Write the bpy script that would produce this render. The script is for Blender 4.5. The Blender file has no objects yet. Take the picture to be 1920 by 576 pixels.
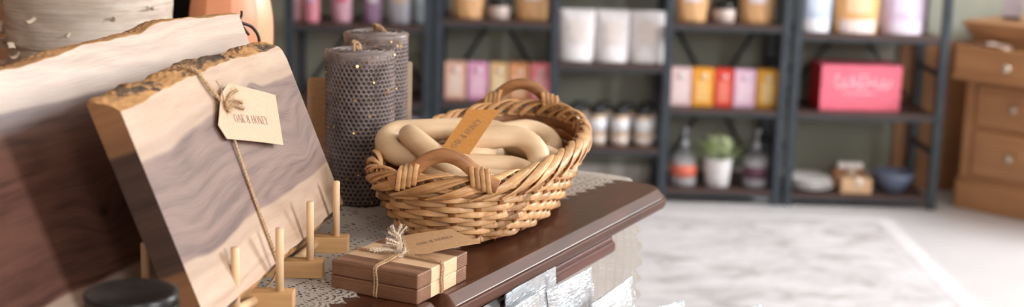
import bpy, bmesh, math, random
from mathutils import Vector, Matrix
PI = math.pi
S = bpy.context.scene
COL = S.collection
rnd = random.Random(7)

# ------------------------------------------------------------------ helpers
def lin(c):
    return tuple(((x / 255) / 12.92 if x / 255 <= .04045 else ((x / 255 + .055) / 1.055) ** 2.4) for x in c) + (1.0,)

class MB:
    def __init__(s): s.v = []; s.f = []; s.m = []; s.s = []
    def add(s, vs, fs, mi=0, smooth=False, mat=None):
        b = len(s.v)
        s.v += [tuple(mat @ Vector(v)) if mat is not None else tuple(v) for v in vs]
        for i, f in enumerate(fs):
            s.f.append(tuple(b + k for k in f)); s.m.append(mi[i] if isinstance(mi, list) else mi); s.s.append(smooth)
        return s
    def box(s, lo, hi, r=0.0, seg=2, mi=0, mat=None):
        bm = bmesh.new(); bmesh.ops.create_cube(bm, size=1)
        for v in bm.verts:
            v.co = Vector([lo[i] + (v.co[i] + .5) * (hi[i] - lo[i]) for i in range(3)])
        if r > 0:
            bmesh.ops.bevel(bm, geom=list(bm.edges), offset=r, segments=seg, affect='EDGES', profile=.5)
        bm.verts.index_update()
        s.add([v.co[:] for v in bm.verts], [[v.index for v in f.verts] for f in bm.faces], mi, False, mat); bm.free(); return s
    def tube(s, pts, r, n=8, closed=False, mi=0, smooth=True, mat=None, sx=1.0, up=None):
        P = [Vector(p) for p in pts]; N = len(P); vs = []; fs = []
        T = []
        for i in range(N):
            a = P[i - 1] if (closed or i > 0) else P[0]
            b = P[(i + 1) % N] if (closed or i < N - 1) else P[-1]
            t = (b - a); T.append(t.normalized() if t.length > 1e-9 else Vector((0, 0, 1)))
        ref = Vector(up) if up is not None else (Vector((0, 0, 1)) if abs(T[0].z) < .9 else Vector((1, 0, 0)))
        u = (ref - T[0] * ref.dot(T[0])).normalized()
        for i in range(N):
            if up is not None: u = ref
            u = u - T[i] * u.dot(T[i])
            u = u.normalized() if u.length > 1e-6 else T[i].orthogonal().normalized()
            w = T[i].cross(u)
            rr = r(i / max(1, N - 1)) if callable(r) else r
            for k in range(n):
                a = 2 * PI * k / n
                vs.append(P[i] + u * (math.cos(a) * rr) + w * (math.sin(a) * rr * sx))
        for i in range(N if closed else N - 1):
            j = (i + 1) % N
            for k in range(n):
                l = (k + 1) % n
                fs.append((i * n + k, i * n + l, j * n + l, j * n + k))
        if not closed:
            fs.append(tuple(range(n))[::-1]); fs.append(tuple((N - 1) * n + k for k in range(n)))
        return s.add(vs, fs, mi, smooth, mat)
    def strip(s, pts, nrm, w, t, closed=False, mi=0, mat=None):
        """flat strap: width w across, thickness t along nrm, softened edges"""
        P = [Vector(p) for p in pts]; N = len(P); vs = []; fs = []
        prof = [(-.5, -.2), (-.38, -.5), (.38, -.5), (.5, -.2), (.5, .2), (.38, .5), (-.38, .5), (-.5, .2)]
        for i in range(N):
            a = P[i - 1] if (closed or i > 0) else P[0]
            b = P[(i + 1) % N] if (closed or i < N - 1) else P[-1]
            T = (b - a).normalized(); n = Vector(nrm[i]); n = (n - T * n.dot(T)).normalized(); c = T.cross(n)
            ww = w(i / max(1, N - 1)) if callable(w) else w
            for (x, y) in prof: vs.append(P[i] + c * (x * ww) + n * (y * t))
        k = len(prof)
        for i in range(N if closed else N - 1):
            j = (i + 1) % N
            for q in range(k):
                l = (q + 1) % k; fs.append((i * k + q, i * k + l, j * k + l, j * k + q))
        if not closed: fs.append(tuple(range(k))[::-1]); fs.append(tuple((N - 1) * k + q for q in range(k)))
        return s.add(vs, fs, mi, True, mat)
    def lathe(s, prof, n=32, mi=0, smooth=True, mat=None, rib=None):
        vs = []; fs = []; m = len(prof)
        for i, (r, z) in enumerate(prof):
            for k in range(n):
                a = 2 * PI * k / n; q = r * (rib(a) if rib else 1)
                vs.append((q * math.cos(a), q * math.sin(a), z))
        for i in range(m - 1):
            for k in range(n):
                l = (k + 1) % n; fs.append((i * n + k, i * n + l, (i + 1) * n + l, (i + 1) * n + k))
        fs.append(tuple(range(n))[::-1]); fs.append(tuple((m - 1) * n + k for k in range(n)))
        return s.add(vs, fs, mi, smooth, mat)
    def prism(s, poly, z0, z1, mi=0, mat=None):
        n = len(poly); vs = [(x, y, z0) for x, y in poly] + [(x, y, z1) for x, y in poly]
        fs = [tuple(range(n))[::-1], tuple(range(n, 2 * n))] + [(i, (i + 1) % n, n + (i + 1) % n, n + i) for i in range(n)]
        return s.add(vs, fs, mi, False, mat)
    def grid(s, fn, nu, nv, mi=0, smooth=True, closed_u=False, mat=None, keep=None):
        vs = [fn(i / nu, j / nv) for j in range(nv + 1) for i in range(nu + (0 if closed_u else 1))]
        W = nu if closed_u else nu + 1; fs = []
        for j in range(nv):
            for i in range(nu):
                if keep and not keep((i + .5) / nu, (j + .5) / nv): continue
                k = (i + 1) % W if closed_u else i + 1
                fs.append((j * W + i, j * W + k, (j + 1) * W + k, (j + 1) * W + i))
        return s.add(vs, fs, mi, smooth, mat)

def obj(name, mb, mats, parent=None, loc=None, mat=None, flip=True):
    me = bpy.data.meshes.new(name)
    me.from_pydata(mb.v, [], mb.f); me.update()
    mats = mats if isinstance(mats, (list, tuple)) else [mats]
    for m in mats: me.materials.append(m)
    for i, p in enumerate(me.polygons):
        p.material_index = min(mb.m[i], len(mats) - 1); p.use_smooth = mb.s[i]
    if flip:
        bm = bmesh.new(); bm.from_mesh(me); bmesh.ops.recalc_face_normals(bm, faces=bm.faces); bm.to_mesh(me); bm.free()
    o = bpy.data.objects.new(name, me); COL.objects.link(o)
    if parent is not None: o.parent = parent
    if mat is not None: o.matrix_local = mat
    elif loc is not None: o.location = loc
    return o

def tag(o, label, cat, group=None, kind=None):
    o['label'] = label; o['category'] = cat
    if group: o['group'] = group
    if kind: o['kind'] = kind
    return o

def thing(name, label, cat, loc=(0, 0, 0), rotz=0.0, group=None, mat=None):
    o = bpy.data.objects.new(name, None); COL.objects.link(o); o.empty_display_size = .02
    if mat is not None: o.matrix_world = mat
    else: o.location = loc; o.rotation_euler = (0, 0, rotz)
    return tag(o, label, cat, group)

def dup(root, loc, rotz, label, group=None):
    r = root.copy(); COL.objects.link(r); r.location = loc; r.rotation_euler = (0, 0, rotz); r['label'] = label
    if group: r['group'] = group
    for ch in list(root.children):
        c = ch.copy(); COL.objects.link(c); c.parent = r
        for g in ch.children:
            d = g.copy(); COL.objects.link(d); d.parent = c
    return r

def frame(o, x, y, z):
    m = Matrix.Identity(4)
    for i, a in enumerate((x, y, z)):
        for k in range(3): m[k][i] = a[k]
    for k in range(3): m[k][3] = o[k]
    return m

def spline(ctrl, n=12, closed=False):
    P = [Vector(p) for p in ctrl]; N = len(P); out = []
    for i in range(N if closed else N - 1):
        if closed: a, b, c, d = P[i - 1], P[i], P[(i + 1) % N], P[(i + 2) % N]
        else: a, b, c, d = P[max(i - 1, 0)], P[i], P[i + 1], P[min(i + 2, N - 1)]
        for k in range(n):
            t = k / n
            out.append(.5 * ((2 * b) + (c - a) * t + (2 * a - 5 * b + 4 * c - d) * t * t + (3 * b - a - 3 * c + d) * t ** 3))
    if not closed: out.append(P[-1])
    return out

def resample(pts, step):
    out = [pts[0]]; acc = 0
    for a, b in zip(pts, pts[1:]):
        L = (b - a).length
        while acc + L >= step and L > 1e-12:
            q = (step - acc) / L; a = a.lerp(b, q); out.append(a); L = (b - a).length; acc = 0
        acc += L
    out.append(pts[-1]); return out

def twine(mb, ctrl, r=.0011, closed=False, fuzz=60, n=14, strands=2, seed=1, fray=False):
    """rope of twisted strands with loose fibres"""
    R = random.Random(seed)
    pts = resample(spline(ctrl, n, closed), r * .9); N = len(pts)
    if N < 4: return
    frames = []; u = None
    for i in range(N):
        t = (pts[min(i + 1, N - 1)] - pts[max(i - 1, 0)])
        t = t.normalized() if t.length > 1e-9 else Vector((0, 0, 1))
        u = (u - t * u.dot(t)) if u is not None else t.orthogonal()
        u = u.normalized() if u.length > 1e-6 else t.orthogonal().normalized()
        frames.append((u, t.cross(u)))
    for k in range(strands):
        path = []
        for i in range(N):
            a = i * .9 / 4.2 * 2 * PI / 1.6 + k * 2 * PI / strands
            sp = 1.0 + (1.8 * max(0, (i / N - .55)) ** 1.2 if fray else 0)
            path.append(pts[i] + frames[i][0] * (math.cos(a) * r * .55 * sp) + frames[i][1] * (math.sin(a) * r * .55 * sp))
        mb.tube(path, r * .62, 5)
    for q in range(fuzz):
        i = R.randrange(N); a = R.uniform(0, 2 * PI)
        d = frames[i][0] * math.cos(a) + frames[i][1] * math.sin(a)
        t = (pts[min(i + 1, N - 1)] - pts[max(i - 1, 0)]).normalized() * R.uniform(-1, 1)
        L = R.uniform(1.5, 4.5) * r
        p0 = pts[i] + d * r * .7
        mb.tube([p0, p0 + (d * .8 + t) * L * .5, p0 + (d + t * 2) * L], r * .075, 3)

# ------------------------------------------------------------------ camera model (50 mm, pitched down, slight roll)
F, PITCH, ROLL, HC = 2667., .207, .0268, 1.22
ZT = HC - .431
def ray(px, py):
    u, v = px - 960, py - 288; c, s = math.cos(ROLL), math.sin(ROLL)
    u, v = u * c + v * s, -u * s + v * c
    return Vector((u, F * math.cos(PITCH) - v * math.sin(PITCH), -(F * math.sin(PITCH) + v * math.cos(PITCH)))) / F
EYE = Vector((0, 0, HC))
def atz(px, py, z): d = ray(px, py); return EYE + d * ((z - HC) / d.z)
def aty(px, py, y): d = ray(px, py); return EYE + d * (y / d.y)
def onplane(px, py, o, n): d = ray(px, py); return EYE + d * ((o - EYE).dot(n) / d.dot(n))

cam = bpy.data.cameras.new('camera'); cam.lens = 50.0; cam.sensor_width = 36.0; cam.sensor_fit = 'HORIZONTAL'
cam.clip_start = .05; cam.clip_end = 60
co = bpy.data.objects.new('camera', cam); COL.objects.link(co)
_f = Vector((0, math.cos(PITCH), -math.sin(PITCH))); _u0 = Vector((0, math.sin(PITCH), math.cos(PITCH))); _x = Vector((1, 0, 0))
_r = _x * math.cos(ROLL) + _u0 * math.sin(ROLL); _u = _x * -math.sin(ROLL) + _u0 * math.cos(ROLL)
co.matrix_world = frame(EYE, _r, _u, -_f)
S.camera = co
cam.dof.use_dof = True; cam.dof.focus_distance = 1.50; cam.dof.aperture_fstop = 4.0; cam.dof.aperture_blades = 9

# ------------------------------------------------------------------ materials
class N:
    """small node-tree builder"""
    def __init__(s, name):
        s.m = bpy.data.materials.new(name); s.m.use_nodes = True; s.t = s.m.node_tree; s.t.nodes.clear()
        s.out = s.n('ShaderNodeOutputMaterial'); s.p = s.n('ShaderNodeBsdfPrincipled')
        s.l(s.p.outputs[0], s.out.inputs[0]); s.tc = s.n('ShaderNodeTexCoord')
    def n(s, t, **kw):
        q = s.t.nodes.new(t)
        for k, v in kw.items(): setattr(q, k, v)
        return q
    def l(s, a, b): s.t.links.new(a, b)
    def coords(s, scale=(1, 1, 1), kind='Object', rot=(0, 0, 0), loc=(0, 0, 0)):
        q = s.n('ShaderNodeMapping'); q.inputs['Scale'].default_value = scale; q.inputs['Rotation'].default_value = rot; q.inputs['Location'].default_value = loc
        s.l(s.tc.outputs[kind], q.inputs[0]); return q.outputs[0]
    def noise(s, vec, scale=5, detail=4, rough=.5, dist=0.0):
        q = s.n('ShaderNodeTexNoise'); q.inputs['Scale'].default_value = scale; q.inputs['Detail'].default_value = detail
        q.inputs['Roughness'].default_value = rough; q.inputs['Distortion'].default_value = dist; s.l(vec, q.inputs['Vector']); return q
    def ramp(s, fac, stops, interp='LINEAR'):
        q = s.n('ShaderNodeValToRGB'); q.color_ramp.interpolation = interp; e = q.color_ramp.elements
        while len(e) < len(stops): e.new(.5)
        for i, (p, c) in enumerate(stops): e[i].position = p; e[i].color = c if len(c) == 4 else lin(c)
        s.l(fac, q.inputs[0]); return q.outputs[0]
    def math(s, op, a, b=None, clamp=False):
        q = s.n('ShaderNodeMath', operation=op); q.use_clamp = clamp
        for i, x in enumerate((a, b)):
            if x is None: continue
            if isinstance(x, (int, float)): q.inputs[i].default_value = x
            else: s.l(x, q.inputs[i])
        return q.outputs[0]
    def mix(s, fac, a, b, blend='MIX'):
        q = s.n('ShaderNodeMix', data_type='RGBA', blend_type=blend)
        for i, x in ((0, fac), (6, a), (7, b)):
            if isinstance(x, (int, float)): q.inputs[i].default_value = x
            elif isinstance(x, tuple): q.inputs[i].default_value = x if len(x) == 4 else lin(x)
            else: s.l(x, q.inputs[i])
        return q.outputs[2]
    def bump(s, h, strength=.3, dist=.001):
        q = s.n('ShaderNodeBump'); q.inputs['Strength'].default_value = strength; q.inputs['Distance'].default_value = dist
        s.l(h, q.inputs['Height']); s.l(q.outputs[0], s.p.inputs['Normal'])
    def set(s, color=None, rough=None, metal=None, **kw):
        if color is not None:
            if isinstance(color, tuple): s.p.inputs['Base Color'].default_value = color if len(color) == 4 else lin(color)
            else: s.l(color, s.p.inputs['Base Color'])
        if rough is not None: s.p.inputs['Roughness'].default_value = rough
        if metal is not None: s.p.inputs['Metallic'].default_value = metal
        for k, v in kw.items(): s.p.inputs[k].default_value = v
        return s.m

def mottled(name, c1, c2, scale=30, rough=.6, stretch=(1, 1, 1), bump=0.0, metal=0.0, detail=4, island=0.0, **kw):
    b = N(name); nz = b.noise(b.coords(stretch), scale, detail)
    col = b.ramp(nz.outputs[0], [(.3, c1), (.7, c2)])
    if island:
        g = b.n('ShaderNodeNewGeometry'); h = b.n('ShaderNodeHueSaturation')
        b.l(b.math('ADD', b.math('MULTIPLY', g.outputs['Random Per Island'], island), 1 - island / 2), h.inputs['Value']); b.l(col, h.inputs['Color']); col = h.outputs[0]
    if bump: b.bump(nz.outputs[0], bump, .002)
    return b.set(col, rough, metal, **kw)

def wood(name, dark, light, axis=0, scale=60, rough=.45, stretch=.05, bump=.15, island=0.0, coat=0.0):
    st = [1, 1, 1]; st[axis] = stretch
    b = N(name); v = b.coords(tuple(st)); n1 = b.noise(v, scale, 5, .6, .6); n2 = b.noise(v, scale * 4, 3, .6)
    f = b.math('ADD', b.math('MULTIPLY', n1.outputs[0], .7), b.math('MULTIPLY', n2.outputs[0], .3))
    col = b.ramp(f, [(.32, dark), (.68, light)])
    if island:
        g = b.n('ShaderNodeNewGeometry'); h = b.n('ShaderNodeHueSaturation')
        b.l(b.math('ADD', b.math('MULTIPLY', g.outputs['Random Per Island'], island), 1 - island / 2), h.inputs['Value']); b.l(col, h.inputs['Color']); col = h.outputs[0]
    b.bump(f, bump, .001)
    m = b.set(col, rough)
    if coat: b.p.inputs['Specular IOR Level'].default_value = .28
    if coat: b.p.inputs['Coat Weight'].default_value = coat; b.p.inputs['Coat Roughness'].default_value = .16
    return m

def slab_wood(name, lo, hi, sap, sap2, heart, heart2, k=1.0, seed=0.0, rough=.42, knots=(), flare=0.0):
    """live-edge walnut face: pale sapwood bands at both edges, purplish-brown heartwood between (x along, z across)"""
    b = N(name); sep = b.n('ShaderNodeSeparateXYZ'); b.l(b.tc.outputs['Object'], sep.inputs[0])
    x, z = sep.outputs[0], sep.outputs[2]
    wn = b.noise(b.coords((1.7, .6, 3.2), loc=(seed, 0, 0)), 2.2, 3, .55)
    wob = b.math('MULTIPLY', b.math('SUBTRACT', wn.outputs[0], .5), .024 * k)
    zz = b.math('ADD', z, wob)
    for (kx, kz, rad, amt) in knots:      # grain swerves round a knot
        dx = b.math('SUBTRACT', x, kx); dz = b.math('SUBTRACT', z, kz)
        g = b.math('EXPONENT', b.math('MULTIPLY', b.math('ADD', b.math('MULTIPLY', dx, dx), b.math('MULTIPLY', dz, dz)), -1 / (rad * rad)))
        zz = b.math('ADD', zz, b.math('MULTIPLY', g, amt))
    # fine long grain
    gv = b.n('ShaderNodeCombineXYZ'); b.l(b.math('MULTIPLY', x, 1.6), gv.inputs[0]); b.l(b.math('MULTIPLY', zz, 34), gv.inputs[2]); gv.inputs[1].default_value = seed
    g1 = b.noise(gv.outputs[0], 3.2, 6, .62, .15); 
    gv2 = b.n('ShaderNodeCombineXYZ'); b.l(b.math('MULTIPLY', x, 9), gv2.inputs[0]); b.l(b.math('MULTIPLY', zz, 300), gv2.inputs[2])
    g2 = b.noise(gv2.outputs[0], 3.0, 3, .6)
    # growth rings: contour lines of a slow field, drawn out along the board
    cv = b.n('ShaderNodeCombineXYZ'); b.l(b.math('MULTIPLY', x, 1.9), cv.inputs[0]); b.l(b.math('MULTIPLY', zz, 15), cv.inputs[2]); cv.inputs[1].default_value = seed + 3
    c1 = b.noise(cv.outputs[0], 1.0, 2, .35)
    ring = b.math('MULTIPLY', b.math('PINGPONG', b.math('MULTIPLY', c1.outputs[0], 13), .5), 2.0)
    gg = b.math('ADD', b.math('MULTIPLY', g1.outputs[0], .46), b.math('ADD', b.math('MULTIPLY', g2.outputs[0], .40), b.math('MULTIPLY', ring, .14)))
    hcol = b.ramp(gg, [(.30, heart2), (.52, heart), (.74, tuple(min(255, c * 1.18) for c in heart))])
    scol = b.ramp(gg, [(.30, sap2), (.62, sap)])
    def edge(v, at, w): 
        q = b.n('ShaderNodeMapRange', interpolation_type='SMOOTHSTEP'); b.l(v, q.inputs[0]); q.inputs[1].default_value = at - w; q.inputs[2].default_value = at + w; return q.outputs[0]
    flx = b.math('MULTIPLY', x, flare)
    up = edge(b.math('SUBTRACT', zz, flx), hi, .0022 * k); dn = edge(b.math('ADD', zz, b.math('MULTIPLY', flx, .4)), lo, .0022 * k)
    inner = b.math('MULTIPLY', b.math('SUBTRACT', 1.0, up), dn)
    # grey smoky tone just on the sap side of the boundary
    smoke = b.math('MULTIPLY', edge(zz, lo - .016 * k, .008 * k), b.math('SUBTRACT', 1.0, edge(b.math('SUBTRACT', zz, flx), hi + .014 * k, .008 * k)))
    scol = b.mix(b.math('MULTIPLY', smoke, b.math('MULTIPLY', g1.outputs[0], .75)), scol, tuple(int(c * .78) for c in sap2))
    col = b.mix(inner, scol, hcol)
    for (kx, kz, rad, amt) in knots:
        if rad > .025: continue
        dx = b.math('MULTIPLY', b.math('SUBTRACT', x, kx), .8); dz = b.math('SUBTRACT', z, kz)
        d2 = b.math('ADD', b.math('MULTIPLY', dx, dx), b.math('MULTIPLY', dz, dz))
        g = b.math('EXPONENT', b.math('MULTIPLY', d2, -1 / ((rad * .22) ** 2)))
        col = b.mix(b.math('MULTIPLY', g, .75), col, tuple(int(c * .45) for c in heart2))
    b.bump(gg, .12, .0006)
    return b.set(col, rough)

def bark(name, wood_c, bark_c, bark_d, scale=30, cover=.5):
    b = N(name); v = b.coords((.55, 1.2, 1.2)); n1 = b.noise(v, scale, 5, .62, .9); n2 = b.noise(b.coords((.4, 1, 1)), scale * 5, 4)
    bc = b.ramp(n2.outputs[0], [(.35, bark_d), (.65, bark_c)])
    wc = b.ramp(n2.outputs[0], [(.3, tuple(int(c * .8) for c in wood_c)), (.7, wood_c)])
    q = b.ramp(n1.outputs[0], [(cover - .03, (0, 0, 0, 1)), (cover + .03, (1, 1, 1, 1))])
    h = b.math('ADD', b.math('MULTIPLY', n2.outputs[0], .5), n1.outputs[0])
    b.bump(h, .4, .003)
    return b.set(b.mix(q, wc, bc), .75)

MAT = {}
MAT['front_face'] = slab_wood('walnut_slab', .052, .150, (198, 172, 150), (172, 142, 118), (124, 100, 92), (80, 60, 54), seed=2.3,
                              knots=((.2, .158, .02, -.010), (.276, .09, .03, .016), (-.03, .088, .05, .012)), flare=.03)
MAT['front_bark'] = bark('live_edge_bark', (204, 152, 96), (112, 88, 68), (58, 44, 34), 34, .525)
MAT['shaded_end_grain'] = slab_wood('walnut_end_shaded', .045, .155, (150, 106, 70), (124, 84, 54), (70, 50, 40), (46, 32, 26), seed=5.0, rough=.55)  # end grain darkened in its colour to stand in for shade on the ends
MAT['big_face'] = slab_wood('dark_walnut_slab', .044, .207, (194, 172, 154), (162, 136, 118), (98, 66, 56), (56, 36, 32), k=1.2, seed=8.1,
                            knots=((.06, .098, .024, .02), (.22, .13, .06, .02)), rough=.38)
MAT['big_edge'] = bark('thin_live_edge', (190, 142, 92), (120, 86, 58), (70, 46, 32), 26, .66)
MAT['peg_wood'] = wood('pale_peg_wood', (214, 178, 136), (236, 204, 164), 2, 50, .5, .08, .06)
MAT['bar_wood'] = wood('golden_bar_wood', (190, 146, 96), (214, 172, 122), 0, 50, .5, .06, .06)
MAT['link_wood'] = wood('pale_link_wood', (208, 176, 138), (234, 206, 170), 0, 22, .5, .25, .05)
MAT['mahogany'] = wood('dark_mahogany', (44, 22, 13), (98, 54, 33), 0, 26, .36, .09, .06, coat=.12)
MAT['wicker'] = wood('wicker', (170, 120, 72), (222, 176, 124), 0, 40, .42, .5, .12, island=.45)
MAT['wicker_dark'] = wood('dark_brown_wicker', (104, 60, 30), (164, 104, 56), 0, 40, .5, .5, .12, island=.5)  # darker brown wicker for stakes, floor and inner rows
MAT['handle_wood'] = wood('bent_handle_wood', (120, 74, 42), (182, 128, 82), 0, 36, .4, .12, .06)
MAT['twine'] = mottled('jute_twine', (152, 112, 72), (214, 184, 146), 900, .85)
MAT['twine_pale'] = mottled('frayed_jute', (196, 170, 140), (236, 222, 204), 700, .85)
MAT['kraft'] = mottled('kraft_card', (196, 154, 112), (208, 168, 126), 260, .85, bump=.05)
MAT['kraft_dark'] = mottled('deep_kraft_card', (186, 126, 60), (198, 138, 70), 260, .85, bump=.05)
MAT['kraft_pale'] = mottled('pale_kraft_card', (200, 168, 142), (208, 178, 152), 260, .85, bump=.05)
MAT['ink'] = mottled('grey_ink', (120, 102, 90), (134, 116, 100), 300, .8)
MAT['wax'] = mottled('grey_beeswax', (100, 88, 85), (146, 132, 129), 60, .40, **{'Specular IOR Level': .55})
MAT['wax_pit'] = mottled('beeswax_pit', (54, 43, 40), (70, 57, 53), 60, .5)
MAT['gold'] = mottled('gold_glitter', (214, 160, 92), (240, 200, 140), 400, .28, metal=1.0)
MAT['lace'] = mottled('cream_lace', (218, 208, 196), (234, 226, 216), 300, .9, bump=.3)
_t = MAT['lace'].node_tree; _tr = _t.nodes.new('ShaderNodeBsdfTranslucent'); _tr.inputs[0].default_value = lin((236, 230, 222)); _mx = _t.nodes.new('ShaderNodeMixShader'); _mx.inputs[0].default_value = .4
_p = next(n for n in _t.nodes if n.type == 'BSDF_PRINCIPLED'); _o = next(n for n in _t.nodes if n.type == 'OUTPUT_MATERIAL')
_t.links.new(_p.outputs[0], _mx.inputs[1]); _t.links.new(_tr.outputs[0], _mx.inputs[2]); _t.links.new(_mx.outputs[0], _o.inputs[0])
MAT['black_lid'] = mottled('black_lid', (14, 14, 15), (24, 24, 25), 80, .3)
MAT['steel'] = mottled('screw_steel', (70, 66, 62), (110, 104, 98), 200, .35, metal=.9)
MAT['black_metal'] = mottled('blue_black_steel', (42, 51, 59), (56, 65, 74), 20, .42)
MAT['shelf_board'] = wood('dark_shelf_board', (58, 42, 38), (84, 62, 56), 0, 14, .42, .08, .05)
MAT['oak'] = wood('honey_oak', (150, 104, 66), (186, 136, 92), 0, 14, .45, .08, .08)
MAT['oak_dark'] = wood('brown_wood', (112, 74, 46), (150, 102, 66), 2, 12, .5, .08, .08)
MAT['dark_leather'] = mottled('black_cord', (22, 22, 28), (36, 36, 44), 200, .5)

def birch():
    b = N('birch_bark'); sep = b.n('ShaderNodeSeparateXYZ'); b.l(b.tc.outputs['Object'], sep.inputs[0])
    n1 = b.noise(b.coords((5, 5, 95)), 1.0, 4, .6, .3); n2 = b.noise(b.coords((7, 7, 26)), 1.0, 4, .6, .2); n3 = b.noise(b.coords((14, 14, 260)), 1.0, 3)
    base = b.ramp(n2.outputs[0], [(.28, (136, 108, 86)), (.38, (178, 158, 140)), (.62, (212, 198, 184))])
    dark = b.ramp(n1.outputs[0], [(.60, (0, 0, 0, 1)), (.68, (1, 1, 1, 1))])
    col = b.mix(b.math('MULTIPLY', dark, .75), base, (126, 98, 74))
    fine = b.ramp(n3.outputs[0], [(.60, (0, 0, 0, 1)), (.7, (1, 1, 1, 1))])
    col = b.mix(b.math('MULTIPLY', fine, .35), col, (150, 124, 100))
    b.bump(b.math('ADD', n1.outputs[0], n2.outputs[0]), .45, .004)
    return b.set(col, .7)
MAT['birch'] = birch()
MAT['birch_curl'] = mottled('birch_peel', (196, 172, 148), (232, 216, 198), 60, .75)

# ------------------------------------------------------------------ the room
def struct(name, mb, m):
    o = obj(name, mb, m); o['kind'] = 'structure'; return o
XR, XL, YB, YF, ZC = 3.4, -2.3, 5.36, -1.6, 2.9
fl = N('pale_floor'); fn = fl.noise(fl.coords((1, 1, 1)), 1.6, 5, .55)
fm = fl.set(fl.ramp(fn.outputs[0], [(.3, (212, 210, 212)), (.7, (228, 227, 229))]), .38)
struct('floor', MB().box((XL - .1, YF, -.08), (XR + .1, YB + .1, 0)), fm)
wl = N('sage_wall_paint'); wn_ = wl.noise(wl.coords(), 3.0, 4); wn2 = wl.noise(wl.coords(), 180, 2)
wl.bump(wn2.outputs[0], .08, .001)
wall_m = wl.set(wl.ramp(wn_.outputs[0], [(.3, (146, 148, 133)), (.7, (162, 163, 148))]), .75)
struct('wall_back', MB().box((XL - .1, YB, 0), (XR + .1, YB + .1, ZC)), wall_m)
pale_wall = mottled('warm_white_wall', (196, 188, 178), (208, 200, 190), 4, .8)
brown_wall = mottled('warm_brown_wall', (128, 96, 72), (142, 108, 82), 4, .8)
struct('wall_left', MB().box((XL - .1, YF, 0), (XL, YB, ZC)), brown_wall)
struct('ceiling', MB().box((XL - .1, YF, ZC), (XR + .1, YB + .1, ZC + .1)), pale_wall)
struct('baseboard_back', MB().box((XL, YB - .014, 0), (XR, YB, .062), .003), mottled('white_trim', (222, 218, 210), (232, 228, 222), 8, .5))
white_paint = mottled('white_frame_paint', (226, 224, 220), (236, 234, 230), 20, .45)
WINS = [(-.48, .12), (3.1, 4.4)]; WZ = (1.35, 2.75)
wr = MB(); ys = [YF] + [q for w in WINS for q in w] + [YB]
for i in range(0, len(ys), 2): wr.box((XR, ys[i], 0), (XR + .12, ys[i + 1], ZC))
for a, b_ in WINS:
    wr.box((XR, a, 0), (XR + .12, b_, WZ[0])); wr.box((XR, a, WZ[1]), (XR + .12, b_, ZC))
struct('wall_right', wr, pale_wall)
LIGHTS = [122, 148, 26]
wf = MB(); FWX, FWZ = (.85, 1.4), (1.6, 2.5)
wf.box((XL - .1, YF - .12, 0), (FWX[0], YF, ZC)); wf.box((FWX[1], YF - .12, 0), (XR + .12, YF, ZC))
wf.box((FWX[0], YF - .12, 0), (FWX[1], YF, FWZ[0])); wf.box((FWX[0], YF - .12, FWZ[1]), (FWX[1], YF, ZC))
struct('wall_front', wf, pale_wall)
def window(i, wid, hgt, m):
    """frame in its own plane (x along the wall, z up, y into the reveal) and the daylight coming through it"""
    t = .035; w = MB()
    w.box((-wid / 2, .02, 0), (-wid / 2 + t, .08, hgt), .004, mat=m); w.box((wid / 2 - t, .02, 0), (wid / 2, .08, hgt), .004, mat=m)
    w.box((-wid / 2 + t, .02, 0), (wid / 2 - t, .08, t), .004, mat=m); w.box((-wid / 2 + t, .02, hgt - t), (wid / 2 - t, .08, hgt), .004, mat=m)
    struct('window_%d' % i, w, white_paint)
    L = bpy.data.lights.new('window_daylight', 'AREA'); L.shape = 'RECTANGLE'; L.size = wid - .06; L.size_y = hgt - .06
    L.energy = LIGHTS[i - 1]; L.color = (.955, .97, 1.0) if i == 2 else (.985, .985, 1.0)
    o = bpy.data.objects.new('window_daylight', L); COL.objects.link(o)
    o.matrix_world = m @ Matrix.Translation((0, .1, hgt / 2)) @ Matrix.Rotation(-PI / 2, 4, 'X')
for i, (a, b_) in enumerate(WINS): window(i + 1, b_ - a, WZ[1] - WZ[0], Matrix.Translation((XR, (a + b_) / 2, WZ[0])) @ Matrix.Rotation(-PI / 2, 4, 'Z'))
window(3, FWX[1] - FWX[0], FWZ[1] - FWZ[0], Matrix.Translation((sum(FWX) / 2, YF, FWZ[0])) @ Matrix.Rotation(PI, 4, 'Z'))

# rug
rb = N('distressed_rug'); rn = rb.noise(rb.coords((2.2, 5, 1)), 1.6, 6, .62, .8); rn2 = rb.noise(rb.coords(), 160, 2)
rn3 = rb.noise(rb.coords((1, 1.6, 1)), 9, 5, .65, 1.2)
rc = rb.ramp(b if False else rb.math('ADD', rb.math('MULTIPLY', rn.outputs[0], .5), rb.math('MULTIPLY', rn3.outputs[0], .5)), [(.38, (170, 165, 164)), (.47, (206, 203, 206)), (.60, (228, 226, 230))])
sx = rb.n('ShaderNodeSeparateXYZ'); rb.l(rb.tc.outputs['Object'], sx.inputs[0])
inx = rb.math('MINIMUM', rb.math('SUBTRACT', 0, sx.outputs[0]), rb.math('SUBTRACT', 0, sx.outputs[1]))
bl = rb.math('MULTIPLY', rb.math('GREATER_THAN', inx, .055), rb.math('LESS_THAN', inx, .07))
rc = rb.mix(rb.math('MULTIPLY', bl, .5), rc, (196, 192, 196))
edge_ = rb.math('LESS_THAN', inx, .055); rc = rb.mix(rb.math('MULTIPLY', edge_, .6), rc, (236, 234, 237))
rb.bump(rn2.outputs[0], .5, .004)
rug_m = rb.set(rc, .95)
rug = obj('area_rug', MB().box((-1.9, -2.1, 0), (0, 0, .009), .004), rug_m, loc=(1.331, 4.85, 0))
tag(rug, 'pale grey distressed rug lying on the light floor', 'rug')

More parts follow.
